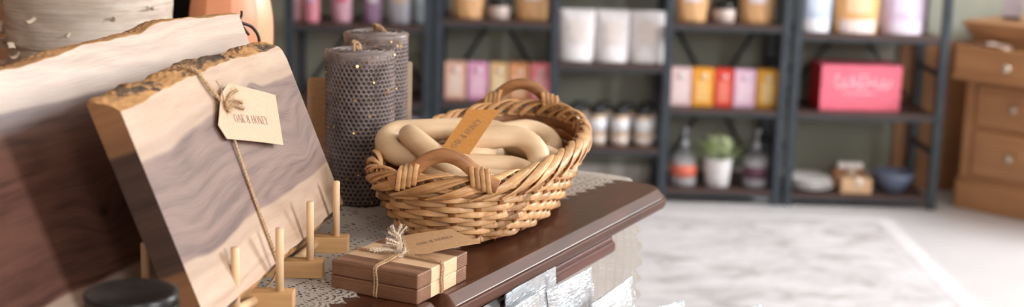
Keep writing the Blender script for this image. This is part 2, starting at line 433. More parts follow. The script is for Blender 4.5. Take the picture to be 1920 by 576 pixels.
# ------------------------------------------------------------------ display table (local x runs to the far end, y inwards)
TC = Vector((.198, 1.825, 0)); TA = math.atan2(.886, .464)
XD = Vector((.464, .886, 0)); YI = Vector((-.886, .464, 0))
def tw(s, t, z=0.0): return TC - XD * s + YI * t + Vector((0, 0, z))
table = thing('display_table', 'dark polished mahogany table carrying the boards and basket', 'table', TC, TA)
TD = 1.0
def top_loops(x0, x1, r0, r1):
    prof = [(.0150, 0), (.0125, -.0007), (.0035, -.0100), (.0030, -.0108), (.0006, -.0117), (0, -.0133), (0, -.0205), (.0015, -.0240), (.006, -.0262)]
    loops = []
    for ins, z in prof:
        pts = []
        for cx, cy, a0, r in ((x1, 0, -90, r1), (x1, TD, 0, r1), (x0, TD, 90, r0), (x0, 0, 180, r0)):
            rr = max(r - ins, .0004); ix = (cx - r) if cx == x1 else (cx + r); iy = (cy + r) if cy == 0 else (cy - r)
            for k in range(9):
                a = math.radians(a0 + 90 * k / 8); pts.append((ix + rr * math.cos(a), iy + rr * math.sin(a), ZT + z))
        loops.append(pts)
    mb = MB(); n = len(loops[0]); vs = [p for l in loops for p in l]; fs = []
    for i in range(len(loops) - 1):
        for k in range(n):
            q = (k + 1) % n; fs.append((i * n + k, i * n + q, (i + 1) * n + q, (i + 1) * n + k))
    fs.append(tuple(range(n))); fs.append(tuple((len(loops) - 1) * n + k for k in range(n))[::-1])
    mb.add(vs, fs); return mb
obj('table_top', top_loops(-.5465, .055, .016, .045), MAT['mahogany'], table)
obj('extension_leaf', top_loops(-1.75, -.5495, .03, .016), MAT['mahogany'], table)
ap = MB()
zb = ZT - .0262
for (a, b_) in (((-1.68, .042), (-.066, .062)), ((-1.68, TD - .06), (-.066, TD - .04))):
    ap.box((a[0], a[1], zb - .030), (b_[0], b_[1], zb))
ap.box((-1.70, .035, zb - .046), (-.060, .07, zb - .030), .005, 3)
ap.box((-1.68, .0385, zb - .031), (-.064, .046, zb - .024), .002)
ap.box((-.086, .06, zb - .045), (-.066, TD - .06, zb)); ap.box((-1.68, .06, zb - .045), (-1.66, TD - .06, zb))
apm = wood('red_mahogany', (72, 34, 24), (118, 64, 48), 0, 26, .35, .09, .06)
obj('apron', ap, apm, table)
for lx in (-.085, -1.64):
    for ly in (.09, TD - .09):
        pr = [(.026, 0), (.03, .01), (.022, .03), (.03, .06), (.034, .3), (.026, .5), (.034, .54), (.036, zb - .1), (.036, zb)]
        if lx == -.085 and ly < .5: lx2, ly2 = -.22, .34
        else: lx2, ly2 = lx, ly
        obj('leg', MB().lathe(pr, 20), MAT['mahogany'], table, loc=(lx2, ly2, 0))

# ------------------------------------------------------------------ lace runner
def frac(x): return x - math.floor(x)
def tri(x): return abs(2 * frac(x) - 1)
PER = .0232
def lace_edge(s):
    return .0125 * tri(s / PER) + .0022 * tri(s / PER * 5)
def lace_hole(s, t):
    e = t - lace_edge(s)
    if e < 0: return True
    if e < .0022: return False
    u = frac(s / PER) - .5
    du = u * PER; d = math.hypot(du, t - .030)
    if t < .030:
        rr = d / .0062
        return frac(rr) < .30 and tri(d / .0062 * .0 + math.atan2(du, .03 - t) * 5.5) > .28
    if t < .038: return frac(s / .0058) < .45 and .0318 < t < .0365
    if t < .072:
        v = (t - .055) / .017
        w = math.hypot(du / .0116, v)
        if w < .16: return True
        if .40 < w < .72: return tri(math.atan2(du, t - .055) / (2 * PI) * 8) > .70
        return w > 1.02 and frac(s / .0046) < .32 and frac(t / .0046) < .4
    if t < .079: return frac(s / .0058) < .45 and .0735 < t < .0775
    if t < .15:
        a, c = frac(s / .0088), frac(t / .0088)
        motif = math.sin(s * 2 * PI / .07) * math.sin(t * 2 * PI / .07) > .15
        return (not motif) and a < .30 and c < .30
    a, c = frac(s / .05) - .5, frac((t - .02) / .05) - .5
    w = math.hypot(a, c)
    return .2 < w < .34 and tri(math.atan2(a, c) / (2 * PI) * 9) > .72
def lace_z(s, t):
    return ZT + .0016 + .0011 * (1 + math.sin(s * 31 + t * 55 + 2 * math.sin(t * 23))) * (0.35 + .65 * min(1, max(0, (t - .02) / .06))) * (1 if t > .01 else .6)
L0 = .078; LW = .52
lace = MB()
def lrow(s0, s1, t0, t1, res, fn):
    nu = int((s1 - s0) / res); nv = int((t1 - t0) / res)
    lace.grid(lambda u, v: fn(s0 + (s1 - s0) * u, t0 + (t1 - t0) * v), nu, nv, keep=lambda u, v: not lace_hole(s0 + (s1 - s0) * u, t0 + (t1 - t0) * v))
def lead(s): return L0 - .012 + .024 * min(1, max(0, (s + .055) / .2)) * (1 - .5 * min(1, max(0, (s - .2) / .3)))
def on_top(s, t): return tw(s, t + lead(s), lace_z(s, t))
def hang(q, t):          # q: length past the table end
    r = .012
    if q < r * PI / 2:
        a = q / r; return tw(-.053 - r * math.sin(a), t + lead(-.055), ZT + .0016 - r * (1 - math.cos(a)))
    return tw(-.053 - r - .006 * math.sin(t * 40) ** 2, t + lead(-.055) - .02 * min(1, q / .1), ZT + .0016 - r - (q - r * PI / 2))
lrow(-.053, .78, 0, .081, .00135, on_top)
lrow(-.053, .78, .081, LW, .0026, on_top)
def hang_hole(s, t):
    e = t - lace_edge(s)
    if e < 0: return True
    if e < .004: return False
    return frac(t / .012) < .5 and frac(s / .005) < .4 and frac(t / .004) < .5
nu, nv = 190, 84
lace.grid(lambda u, v: hang(.38 * u, .17 * v), nu, nv, keep=lambda u, v: not hang_hole(.38 * u, .17 * v))
lo = obj('lace_runner', lace, MAT['lace'], flip=False)
tag(lo, 'cream crochet lace runner with pointed edge spread along the dark table', 'tablecloth')

# ------------------------------------------------------------------ live-edge boards
def board(name, label, o, yaw_e, lean, t0, t1, hf, hb, bf, bb, thick, mats, round_r, nx=110, seed=3):
    """x along, y into the thickness, z up the face. hf/hb: top edge at front/back; bf/bb: bottom edge"""
    e = Vector((math.sin(yaw_e), math.cos(yaw_e), 0)); n0 = Vector((-e.y, e.x, 0)); u = n0 * math.sin(lean) + Vector((0, 0, math.cos(lean))); n = e.cross(u)
    m = frame(o, e, -n, u)
    root = thing(name, label, 'cutting board', mat=m)
    R = random.Random(seed); ph = [R.uniform(0, 6) for _ in range(8)]
    def wob(x, k, a): return a * (math.sin(x * 38 + ph[k]) * .5 + math.sin(x * 91 + ph[k + 1]) * .3 + math.sin(x * 210 + ph[k + 2]) * .2)
    secs = []
    for i in range(nx + 1):
        x = t0 + (t1 - t0) * i / nx
        cut = 0.0
        if round_r and x > t1 - round_r:
            q = (x - (t1 - round_r)) / round_r; cut = round_r * (1 - math.sqrt(max(0, 1 - q * q))) * .8
        F_, B_ = hf(x) + wob(x, 0, .0016) - cut, hb(x) + wob(x, 3, .0035) - cut
        lo_f, lo_b = bf(x) + wob(x, 1, .0012), bb(x) + wob(x, 4, .002)
        ch = .0012
        sec = [(x, 0, lo_f), (x, 0, F_ - ch)]
        K = 7
        for k in range(K + 1):
            q = k / K; yy = ch * .6 + (thick - ch) * q; zz = F_ + (B_ - F_) * q + .0035 * math.sin(q * PI) + wob(x * 1.7 + q * .09, 2, .0022) * math.sin(q * PI)
            sec.append((x, yy, zz))
        sec += [(x, thick, B_ - .003), (x, thick, lo_b + .003)]
        for k in range(K, -1, -1):
            q = k / K; sec.append((x, ch * .6 + (thick - ch) * q, lo_f + (lo_b - lo_f) * q - .001 - .003 * math.sin(q * PI)))
        secs.append(sec)
    mb = MB(); n_ = len(secs[0]); vs = [p for s in secs for p in s]; fs = []; mi = []
    for i in range(nx):
        for k in range(n_):
            q = (k + 1) % n_; fs.append((i * n_ + k, i * n_ + q, (i + 1) * n_ + q, (i + 1) * n_ + k))
            mi.append(0 if k == 0 or k == 10 else 1)
    fs.append(tuple(range(n_))); mi.append(2); fs.append(tuple(nx * n_ + k for k in range(n_))[::-1]); mi.append(2)
    mb.add(vs, fs, mi, False)
    return root, mb, m, e, u, n

def pl(*pts):
    def f(x):
        if x <= pts[0][0]: return pts[0][1]
        for (a, b_), (c, d) in zip(pts, pts[1:]):
            if x <= c:
                q = (x - a) / (c - a); q = q * q * (3 - 2 * q); return b_ + (d - b_) * q
        return pts[-1][1]
    return f
KB = 1.0182
FO = Vector((-.2364, 1.2279, .8298))
root, mb, FM, FE, FU, FN = board('cutting_board', 'thick live-edge walnut cutting board tied with twine, propped on the pegs', FO, PI / 2 - 1.43, .381, -.0977, .336,
    lambda x: .1945 + .003 * math.sin(x * 14), lambda x: .2065 + .004 * math.sin(x * 11 + 1), lambda x: .0, lambda x: -.009, .0255,
    None, .022)
obj('slab', mb, [MAT['front_face'], MAT['front_bark'], MAT['shaded_end_grain']], root)
BO = Vector((-.352, 1.188, ZT + .012)); B16 = math.radians(16)
root2, mb2, BM, BE, BU, BN = board('cutting_board', 'large dark walnut board with pale wavy top edge, leaning behind the twine-tied board', BO, B16, math.radians(22), -.36, .442,
    pl((-.4, .240), (-.1, .2425), (.0, .2440), (.06, .2465), (.12, .2505), (.22, .2520), (.262, .2575), (.31, .2575), (.37, .2540), (.442, .2505)),
    pl((-.4, .242), (-.1, .2445), (.0, .2460), (.06, .2485), (.12, .2525), (.22, .2535), (.262, .2585), (.31, .2570), (.37, .2530), (.442, .2495)), lambda x: -.004, lambda x: .006, .026, None, 0, nx=150, seed=9)
obj('slab', mb2, [MAT['big_face'], MAT['big_edge'], MAT['shaded_end_grain']], root2)
lp = MB(); lp.tube(spline([(.434, .012, .245), (.447, .010, .243), (.456, .006, .238), (.468, .003, .231), (.473, .002, .218), (.466, .004, .205), (.452, .010, .199), (.436, .014, .209)], 8), .0019, 8)
lp.tube(spline([(.450, .008, .242), (.455, .004, .247), (.457, .003, .252)], 6), .0016, 6); lp.tube(spline([(.450, .006, .238), (.4515, .004, .229), (.454, .003, .223)], 6), .0016, 6)
obj('hanging_loop', lp, MAT['dark_leather'], root2)['label'] = 'black cord hanging loop'

# twine round the front board (board coordinates -> world)
def bw(x, y, z): return FM @ Vector((x, y, z))
tb = MB()
for k, off in enumerate((0, .0024)):
    twine(tb, [bw(.075 + off, .027, .15), bw(.0755 + off, .0275, .2), bw(.074 + off, .020, .2085), bw(.0745 + off, .010, .2075), bw(.0780 + off, -.001, .199), bw(.083 + off, -.0030, .186), bw(.0955 + off, -.0042, .168), bw(.1000 + off * .5, -.0048, .158)], .00125, fuzz=90, seed=3 + k)
    twine(tb, [bw(.0995 + off * .4, -.0045, .156), bw(.0975 + off * .6, -.0035, .13), bw(.0945 + off, -.0022, .09), bw(.0905 + off * 1.2, -.0018, .04), bw(.089 + off * 1.3, -.0014, .008), bw(.088 + off * 1.3, .001, -.0055), bw(.086 + off, .014, -.017), bw(.084 + off, .0275, -.014), bw(.080 + off, .0275, .06), bw(.075 + off, .0275, .15)], .00105, fuzz=50, seed=13 + k)
for k in range(3):      # knot
    c0 = Vector((.1005, -.006, .1565)); pts = []
    for i in range(9):
        a = 2 * PI * i / 9 + k
        pts.append(FM @ (c0 + Vector((.0032 * math.cos(a), -.0016 + .002 * math.sin(a + k), .0036 * math.sin(a) + (k - 1) * .0016))))
    twine(tb, pts + [pts[0]], .0013, fuzz=30, seed=30 + k)
for k, en in enumerate(([(.1, -.007, .157), (.112, -.0095, .1645), (.126, -.010, .1665), (.137, -.0095, .1665)], [(.1, -.007, .156), (.113, -.010, .1595), (.124, -.011, .157), (.134, -.010, .1535)],
                        [(.1, -.007, .155), (.114, -.010, .1545), (.126, -.010, .150), (.135, -.0095, .1475)], [(.1, -.006, .158), (.1025, -.008, .172), (.0985, -.008, .183)])):
    twine(tb, [bw(*p) for p in en], .0012 if k < 3 else .0005, fuzz=70, seed=50 + k, fray=True)
tag(obj('twine_tie', tb, MAT['twine']), 'jute twine knotted round the tall live-edge walnut board', 'twine')

# ------------------------------------------------------------------ tags with lettering
GLYPH = {
    'O': (.62, [('e', .31, .5, .27, .48)]),
    'A': (.60, [(.02, 0, .30, 1, .05), (.30, 1, .57, 0, .11), (.13, .34, .46, .34, .04), (-.04, .015, .10, .015, .03), (.46, .015, .66, .015, .03)]),
    'K': (.60, [(.09, 0, .09, 1, .11), (.11, .42, .50, .98, .05), (.22, .56, .54, 0, .11), (.0, .015, .2, .015, .03), (.0, .985, .2, .985, .03), (.4, .985, .6, .985, .03), (.42, .015, .64, .015, .03)]),
    'H': (.66, [(.10, 0, .10, 1, .11), (.54, 0, .54, 1, .11), (.1, .5, .54, .5, .04), (0, .015, .2, .015, .03), (0, .985, .2, .985, .03), (.44, .015, .64, .015, .03), (.44, .985, .64, .985, .03)]),
    'N': (.68, [(.09, 0, .09, 1, .05), (.09, 1, .56, 0, .12), (.56, 0, .56, 1, .05), (0, .015, .2, .015, .03), (.46, .985, .66, .985, .03)]),
    'E': (.50, [(.10, 0, .10, 1, .11), (.1, .98, .42, .98, .045), (.1, .52, .34, .52, .04), (.1, .02, .44, .02, .045), (.42, .86, .42, 1, .04), (.44, 0, .44, .16, .04)]),
    'Y': (.60, [(.02, 1, .30, .46, .11), (.56, 1, .30, .46, .05), (.30, 0, .30, .48, .11), (-.05, .985, .14, .985, .03), (.44, .985, .64, .985, .03), (.2, .015, .4, .015, .03)]),
    '&': (.62, [('e', .27, .75, .15, .23), ('e', .25, .27, .22, .26), (.18, .62, .60, .02, .09), (.46, .42, .60, .42, .03), (.55, .42, .40, .12, .04)]),
    ' ': (.22, []),
}
def lettering(text, h, narrow=1.0, gap=.10):
    """serif capitals as thin raised ink, baseline on y=0 from x=0"""
    mb = MB(); x0 = 0.0
    for ch in text:
        w, st = GLYPH[ch]
        for q in st:
            if q[0] == 'e':
                _, cx, cy, rx, ry = q; n = 22; vs = []; fs = []
                for i in range(n):
                    a = 2 * PI * i / n; th = .018 + .045 * abs(math.cos(a))
                    for sg in (-1, 1): vs.append(((x0 + (cx + (rx + sg * th) * math.cos(a)) * narrow) * h, (cy + (ry + sg * .02) * math.sin(a)) * h, 0))
                for i in range(n):
                    j = (i + 1) % n; fs.append((2 * i, 2 * i + 1, 2 * j + 1, 2 * j))
                mb.add(vs, fs)
            else:
                ax, ay, bx, by, th = q
                d = Vector((bx - ax, by - ay)); nn = Vector((-d.y, d.x)).normalized() * th / 2
                mb.add([((x0 + (p[0]) * narrow) * h, p[1] * h, 0) for p in ((ax - nn.x, ay - nn.y), (bx - nn.x, by - nn.y), (bx + nn.x, by + nn.y), (ax + nn.x, ay + nn.y))], [(0, 1, 2, 3)])
        x0 += (w + gap) * narrow
    return mb, x0 * h

def make_tag(label, corners, base, up_hint, mat, tx0, tx1, th, bend=.0):
    """corners: world points of the card outline; tx0, tx1: world points at the start and end of the baseline"""
    c = [Vector(p) for p in corners]; ctr = sum(c, Vector()) / len(c)
    nrm = Vector()
    for i in range(len(c)): nrm += (c[i] - ctr).cross(c[(i + 1) % len(c)] - ctr)
    nrm.normalize()
    if nrm.dot(EYE - ctr) < 0: nrm = -nrm
    ex = (Vector(tx1) - Vector(tx0)); ex = (ex - nrm * ex.dot(nrm)).normalized(); ey = nrm.cross(ex)
    m = frame(ctr, ex, ey, nrm); mi_ = m.inverted()
    root = thing('gift_tag', label, 'tag', mat=m)
    poly = [mi_ @ p for p in c]
    mb = MB(); NX = 14
    # card cut into strips so that it can bow slightly
    P2 = [(p.x, p.y) for p in poly]
    bm = bmesh.new(); vs = [bm.verts.new((x, y, 0)) for x, y in P2]; bm.faces.new(vs)
    x_lo, x_hi = min(p[0] for p in P2), max(p[0] for p in P2)
    for i in range(1, NX):
        xx = x_lo + (x_hi - x_lo) * i / NX
        bmesh.ops.bisect_plane(bm, geom=list(bm.verts) + list(bm.edges) + list(bm.faces), plane_co=(xx, 0, 0), plane_no=(1, 0, 0))
    def bz(x): q = (x - x_lo) / (x_hi - x_lo); return bend * (4 * q * (1 - q) - .5)
    for v in bm.verts: v.co.z = bz(v.co.x)
    bm.verts.index_update()
    V0 = [v.co.copy() for v in bm.verts]; F0 = [[v.index for v in f.verts] for f in bm.faces]; be = [(e.verts[0].index, e.verts[1].index) for e in bm.edges if e.is_boundary]; bm.free()
    k = len(V0); t = .0005
    mb.add([tuple(v) for v in V0] + [(v.x, v.y, v.z - t) for v in V0], F0 + [[i + k for i in f][::-1] for f in F0] + [(a, b_, b_ + k, a + k) for a, b_ in be])
    obj('card', mb, mat, root)
    lt, w = lettering('OAK & HONEY', 1.0)
    a, b_ = mi_ @ Vector(tx0), mi_ @ Vector(tx1); sc = (b_ - a).length / w
    lt2 = MB(); lt2.f, lt2.m, lt2.s = lt.f, lt.m, lt.s
    lt2.v = [(a.x + x * sc, a.y + y * th, bz(a.x + x * sc) + .00025) for x, y, z in lt.v]
    obj('lettering', lt2, MAT['ink'], root, flip=False)['label'] = 'grey printed shop name'
    return root, nrm
tgc = [(.1233, .1731), (.231, .1424), (.1986, .0938), (.0764, .1267), (.0706, .1416), (.1002, .1664)]
OFF = .0055
make_tag('pale kraft tag tied to the tall live-edge walnut board', [FM @ Vector((x * KB, -OFF - .004 * (x - .07) / .16, z * KB)) for x, z in tgc], None, None, MAT['kraft_pale'],
         FM @ Vector((.1056 * KB, -OFF, .1369 * KB)), FM @ Vector((.181 * KB, -OFF, .1190 * KB)), .0086, bend=.002)

# ------------------------------------------------------------------ peg stands under the board
ZB = ZT + .0022
BARTOP = ZB + .0175
pegs = [(449, 577, .046), (521.7, 545, .058), (579, 487, .058), (628, 442, .0575)]
PG = [atz(a, b_, BARTOP) + Vector((.0015, 0, 0)) for a, b_, h in pegs]
def stand(label, p0, p1, h0, h1, back=.088):
    root = thing('peg_stand', label, 'display stand', (p0.x, p0.y, ZB), group='wooden peg stands holding the board')
    for p, h in ((p0, h0), (p1, h1)):
        q = p - Vector((p0.x, p0.y, BARTOP))
        b_ = obj('bar', MB().box((-back - .009, -.0095, 0), (.0135, .0095, .0175), .0007), MAT['bar_wood'], root, loc=(q.x, q.y, 0))
        for dx in (0, -back):
            hh = h if dx == 0 else .066
            obj('peg', MB().lathe([(.0001, -.004), (.0039, -.004), (.0039, hh - .0008), (.0032, hh), (.0001, hh)], 20), MAT['peg_wood'], root, loc=(q.x + dx, q.y, .0175))
        sc = MB().lathe([(.0001, 0), (.0032, 0), (.0032, .0006), (.0026, .0012), (.0001, .0012)], 18, mat=Matrix.Rotation(PI / 2, 4, 'X'))
        sc.box((-.0018, -.0017, -.0003), (.0018, -.0011, .0003), mi=1); sc.box((-.0003, -.0017, -.0018), (.0003, -.0011, .0018), mi=1)
        if p is p0: obj('screw', sc, [MAT['steel'], MAT['black_lid']], b_, loc=(-.044, -.0095, .0085))
    d = p1 - p0
    for dx in (-.022, -back + .012):
        rod = MB().tube([Vector((dx, .004, .0095)), Vector((d.x + dx, d.y - .004, .0095))], .0047, 16)
        obj('dowel', rod, MAT['peg_wood'], root)
    return root
P1b = Vector((-.2435, 1.2165, PG[0].z))
stand('pale wooden peg stand with two pegs, under the near end of the twine-tied board', P1b, PG[1], .064, .0615, .080)
stand('pale peg stand with a screw, at the far end of the board beside the candles', PG[2], PG[3], .0615, .061, .056)

# ------------------------------------------------------------------ honeycomb candles
def candle(label, x, y, r, h, seed, seam):
    R = random.Random(seed)
    root = thing('pillar_candle', label, 'candle', (x, y, ZT + .0035), seam)
    mb = MB(); nc = 44; dx = 2 * PI * r / nc; hx = dx / math.sqrt(3); rows = int(h / (1.5 * hx))
    def P(xx, z, q):
        a = xx / r; rr = r + q - .0011 * (1 + math.cos(a)) * 0 + (.0022 * (a % (2 * PI)) / (2 * PI)); return (rr * math.cos(a), rr * math.sin(a), z)
    lim = lambda z: min(max(z, 0), h)
    for j in range(rows + 1):
        for i in range(nc):
            cx = (i + .5 * (j % 2)) * dx; cz = j * 1.5 * hx + hx
            if cz - hx > h: continue
            if i == nc - 1 and j % 2: pass
            out = [(cx + dx / 2 * sx_, cz + sz * hx) for sx_, sz in ((0, 1), (1, .5), (1, -.5), (0, -1), (-1, -.5), (-1, .5))]
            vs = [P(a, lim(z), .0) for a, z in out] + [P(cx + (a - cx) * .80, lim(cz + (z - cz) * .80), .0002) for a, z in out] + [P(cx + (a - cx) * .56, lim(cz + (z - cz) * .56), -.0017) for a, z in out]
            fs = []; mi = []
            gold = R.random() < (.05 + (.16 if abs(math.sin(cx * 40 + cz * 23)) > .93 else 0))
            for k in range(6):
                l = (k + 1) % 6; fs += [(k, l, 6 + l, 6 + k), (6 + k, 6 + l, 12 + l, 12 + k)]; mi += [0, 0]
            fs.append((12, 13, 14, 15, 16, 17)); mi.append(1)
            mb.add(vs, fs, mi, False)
            if gold:   # a fleck of gold leaf on the rim of the cell
                a, z = cx + R.uniform(-.3, .3) * dx, lim(cz + R.uniform(-.4, .4) * hx)
                c = Vector(P(a, z, .0006)); tl = Vector((R.uniform(-1, 1), R.uniform(-1, 1), R.uniform(-1, 1)))
                nn = (Vector((math.cos(a / r), math.sin(a / r), 0)) + tl * .55).normalized(); e1 = nn.orthogonal().normalized(); e2 = nn.cross(e1); rr = R.uniform(.0009, .0019)
                mb.add([c + e1 * rr * math.cos(k * 1.047) + e2 * rr * math.sin(k * 1.047) + nn * .0004 for k in range(6)] + [c - nn * .0008], [(0, 1, 2, 3, 4, 5)] + [(k, (k + 1) % 6, 6) for k in range(6)], 2)
    # the flap where the wax sheet ends
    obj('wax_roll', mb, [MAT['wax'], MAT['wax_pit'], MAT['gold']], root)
    tp = MB(); ring = []
    tp.lathe([(r * .98, h - .02), (r + .0016, h - .003), (r + .0014, h + .0005), (r * .9, h + .0018), (r * .72, h - .001), (r * .5, h + .0015), (r * .3, h + .0002), (.003, h + .002), (.0001, h + .002)], 48)
    sp = [Vector((q * .001 + .004) and ((.004 + (r - .006) * q / 60) * math.cos(q * .42), (.004 + (r - .006) * q / 60) * math.sin(q * .42), h + .0012)) for q in range(61)]
    tp.tube(sp, .0013, 5)
    obj('rolled_top', tp, MAT['wax'], root)
    wk = MB()
    twine(wk, [(0, 0, h), (.002, .001, h + .006), (-.003, .002, h + .011), (-.010, .001, h + .010), (-.013, -.002, h + .004), (-.016, -.004, h + .0026)], .0016, fuzz=30, seed=seed)
    for k in range(2):
        pts = []
        for i in range(8):
            a = 2 * PI * i / 8; pts.append((-.004 + .0045 * math.cos(a), .001 + .0035 * math.sin(a) + .002 * k, h + .007 + .002 * k + .0035 * math.sin(a)))
        twine(wk, pts + [pts[0]], .0016, fuzz=20, seed=seed + 5 + k)
    obj('wick', wk, MAT['twine'], root)
    return root
candle('grey honeycomb beeswax pillar candle flecked with gold, nearer one beside the basket', -.1905, 1.738, .0415, .186, 5, 1.0)
candle('grey honeycomb beeswax pillar candle mostly hidden behind the gold-flecked nearer candle', -.181, 1.842, .0405, .196, 6, 2.4)
def card(label, pts, lines):
    c = [Vector(p) for p in pts]; ctr = (c[0] + c[1]) / 2
    ex = (c[1] - c[0]).normalized(); ez = ((c[3] - c[0]) - ex * ex.dot(c[3] - c[0])).normalized(); ny = ez.cross(ex)
    m = frame(ctr, ex, ny, ez); root = thing('label_card', label, 'card', mat=m)
    w = (c[1] - c[0]).length; h = (c[3] - c[0]).length; r = .004; poly = []
    for cx, cz, a0 in ((w / 2 - r, r, -90), (w / 2 - r, h - r, 0), (-w / 2 + r, h - r, 90), (-w / 2 + r, r, 180)):
        for k in range(6):
            a = math.radians(a0 + 90 * k / 5); poly.append((cx + r * math.cos(a), cz + r * math.sin(a)))
    mb = MB().prism(poly, 0, .001, mat=Matrix.Rotation(PI / 2, 4, 'X'))
    obj('card', mb, MAT['kraft_pale'] if lines else MAT['kraft'], root)
    if lines:
        tx = MB(); R = random.Random(4)
        for k in range(16):
            z = h * .12 + k * h * .05; L = w * R.uniform(.25, .42); x0 = -w * .30 + R.uniform(-.03, .03) * w
            tx.add([(x0, -.0013, z), (x0 + L, -.0013, z), (x0 + L, -.0013, z + .0016), (x0, -.0013, z + .0016)], [(0, 1, 2, 3)])
        obj('lettering', tx, MAT['ink'], root, flip=False)
    return root
yc = 1.80
zc = ZT + .004
for lab, ax, bx, yy, hh, ln in (('plain kraft card standing behind the nearer candle, left side', 574, 640, 1.80, .140, False), ('kraft card with small print standing behind the candles, right side', 705, 771, 1.895, .150, True)):
    a = aty(ax, 200, yy); b_ = aty(bx, 200, yy)
    card(lab, [(a.x, yy, zc), (b_.x, yy, zc), (b_.x, yy + .012, zc + hh), (a.x, yy + .012, zc + hh)], ln)

# ------------------------------------------------------------------ wicker basket
BC = Vector((-.033, 1.684, ZT + .0040)); BPSI = .318
def bask(th, lev, off=0.0):
    """point on the basket wall: th around, lev 0 (foot) .. 1 (rim), off outward"""
    sc = .72 + .28 * math.sin(min(1.1, max(0, lev)) * PI / 2) ** .85
    a, b_ = .205 * sc + off, .104 * sc + off; n = 2.35
    ct, st = math.cos(th), math.sin(th)
    u = math.copysign(abs(ct) ** (2 / n), ct) * a; v = math.copysign(abs(st) ** (2 / n), st) * b_
    rim = .083 + .008 * ct + .006 * ct ** 4
    return Vector((v, u, lev * rim))
# arc-length table so that stakes are evenly spaced
_th = [2 * PI * i / 2000 for i in range(2001)]; _al = [0]
for i in range(2000): _al.append(_al[-1] + (bask(_th[i + 1], 1) - bask(_th[i], 1)).length)
def at_len(q):
    q = (q % 1.0) * _al[-1]; lo_, hi_ = 0, 2000
    while hi_ - lo_ > 1:
        m_ = (lo_ + hi_) // 2
        if _al[m_] <= q: lo_ = m_
        else: hi_ = m_
    return _th[lo_] + (_th[lo_ + 1] - _th[lo_]) * (q - _al[lo_]) / max(1e-9, _al[lo_ + 1] - _al[lo_])
def bnorm(q, lev=.7):
    th = at_len(q); e = at_len(q + .002); T = (bask(e, lev) - bask(th, lev)); T.z = 0; T.normalize(); n_ = Vector((T.y, -T.x, 0))
    p = bask(th, lev); return n_ if n_.dot(Vector((p.x, p.y, 0))) > 0 else -n_
BMx = Matrix.Translation(BC) @ Matrix.Rotation(-BPSI, 4, 'Z')
basket = thing('wicker_basket', 'oval woven wicker basket with two bent wood handles, holding the wooden chain', 'basket', BC, -BPSI)
NS = 32; ROWS = 11
rim_len = _al[-1]
wv = MB()
for j in range(ROWS):
    lev = .04 + .84 * (j + .5) / ROWS; n_ = NS * 6; pts = []; nr = []
    for i in range(n_):
        q = i / n_; ph = q * NS * PI + (PI if j % 2 else 0)
        o_ = .0034 * math.cos(ph); p = bask(at_len(q), lev + .006 * math.sin(q * 40 + j), o_); pts.append(p); nr.append(bnorm(q, lev) + Vector((0, 0, .25)))
    # each weaver is several lengths of splint laid end to end
    k0 = (j * 37) % n_; segs = 5
    for s_ in range(segs):
        i0 = k0 + s_ * n_ // segs; i1 = k0 + (s_ + 1) * n_ // segs + 9
        idx = [i % n_ for i in range(i0, i1)]
        wv.strip([pts[i] for i in idx], [nr[i] for i in idx], .0068, .0020)
obj('woven_side', wv, MAT['wicker'], basket)
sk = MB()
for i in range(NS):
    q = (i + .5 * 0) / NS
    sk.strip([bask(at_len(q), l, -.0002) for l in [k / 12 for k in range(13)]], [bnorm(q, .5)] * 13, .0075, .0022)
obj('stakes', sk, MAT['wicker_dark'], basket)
fl_ = MB()
fl_.prism([tuple(bask(2 * PI * i / 60, 0, .0005)[:2]) for i in range(60)], .0, .004)
for i in range(9):
    y = -.12 + i * .03; x = .06; fl_.strip([(-x, y, .005), (-x / 2, y, .0065), (0, y, .005), (x / 2, y, .0065), (x, y, .005)], [(0, 0, 1)] * 5, .02, .002)
obj('floor_weave', fl_, MAT['wicker_dark'], basket)
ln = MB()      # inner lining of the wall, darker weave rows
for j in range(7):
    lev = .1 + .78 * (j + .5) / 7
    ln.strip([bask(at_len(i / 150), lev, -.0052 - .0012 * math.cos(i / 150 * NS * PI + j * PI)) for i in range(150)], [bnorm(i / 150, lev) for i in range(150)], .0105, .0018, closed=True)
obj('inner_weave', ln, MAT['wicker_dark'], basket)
tr = MB()      # thin twined cords below the border
for k in range(3):
    tr.tube([bask(at_len(i / 400), .895 + .012 * math.sin(i / 400 * NS * PI * 1 + k * 2.1), .0016 + .0034 * math.cos(i / 400 * NS * PI + k * 2.1)) for i in range(400)], .0021, 6, closed=True)
obj('twined_cord', tr, MAT['wicker'], basket)
br = MB()      # plaited border: every strand rises inside, arches over the rim and runs back along the outside
NB = 25
def rimpt(q, off, dz):
    p = bask(at_len(q), 1.0, off); p.z += dz; return p
PATH = [(0, -.0080, -.010), (.25, -.0072, .000), (.6, -.0030, .0068), (1.0, .0024, .0078), (1.5, .0062, .0030), (2.0, .0076, -.0050), (2.5, .0070, -.0125), (2.9, .0044, -.0175)]
for i in range(NB):
    R = random.Random(i); j = R.uniform(-.12, .12)
    sp = spline([(a, b_, c) for a, b_, c in PATH], 5)
    for w_ in (0, 1):
        pts = []; nr = []
        for p in sp:
            q = (i + j + p.x + w_ * .42) / NB; dz = p.z + (-.0012 if w_ else .0008)
            pts.append(rimpt(q, p.y + (.0012 if w_ else 0), dz))
            a = math.atan2(p.y, p.z + .006)
            nr.append(bnorm(q, .95) * math.sin(a) + Vector((0, 0, math.cos(a))))
        br.strip(pts, nr, lambda f: .0078 * (1 - .35 * abs(2 * f - 1) ** 3), .0022)
obj('plaited_rim', br, MAT['wicker'], basket)
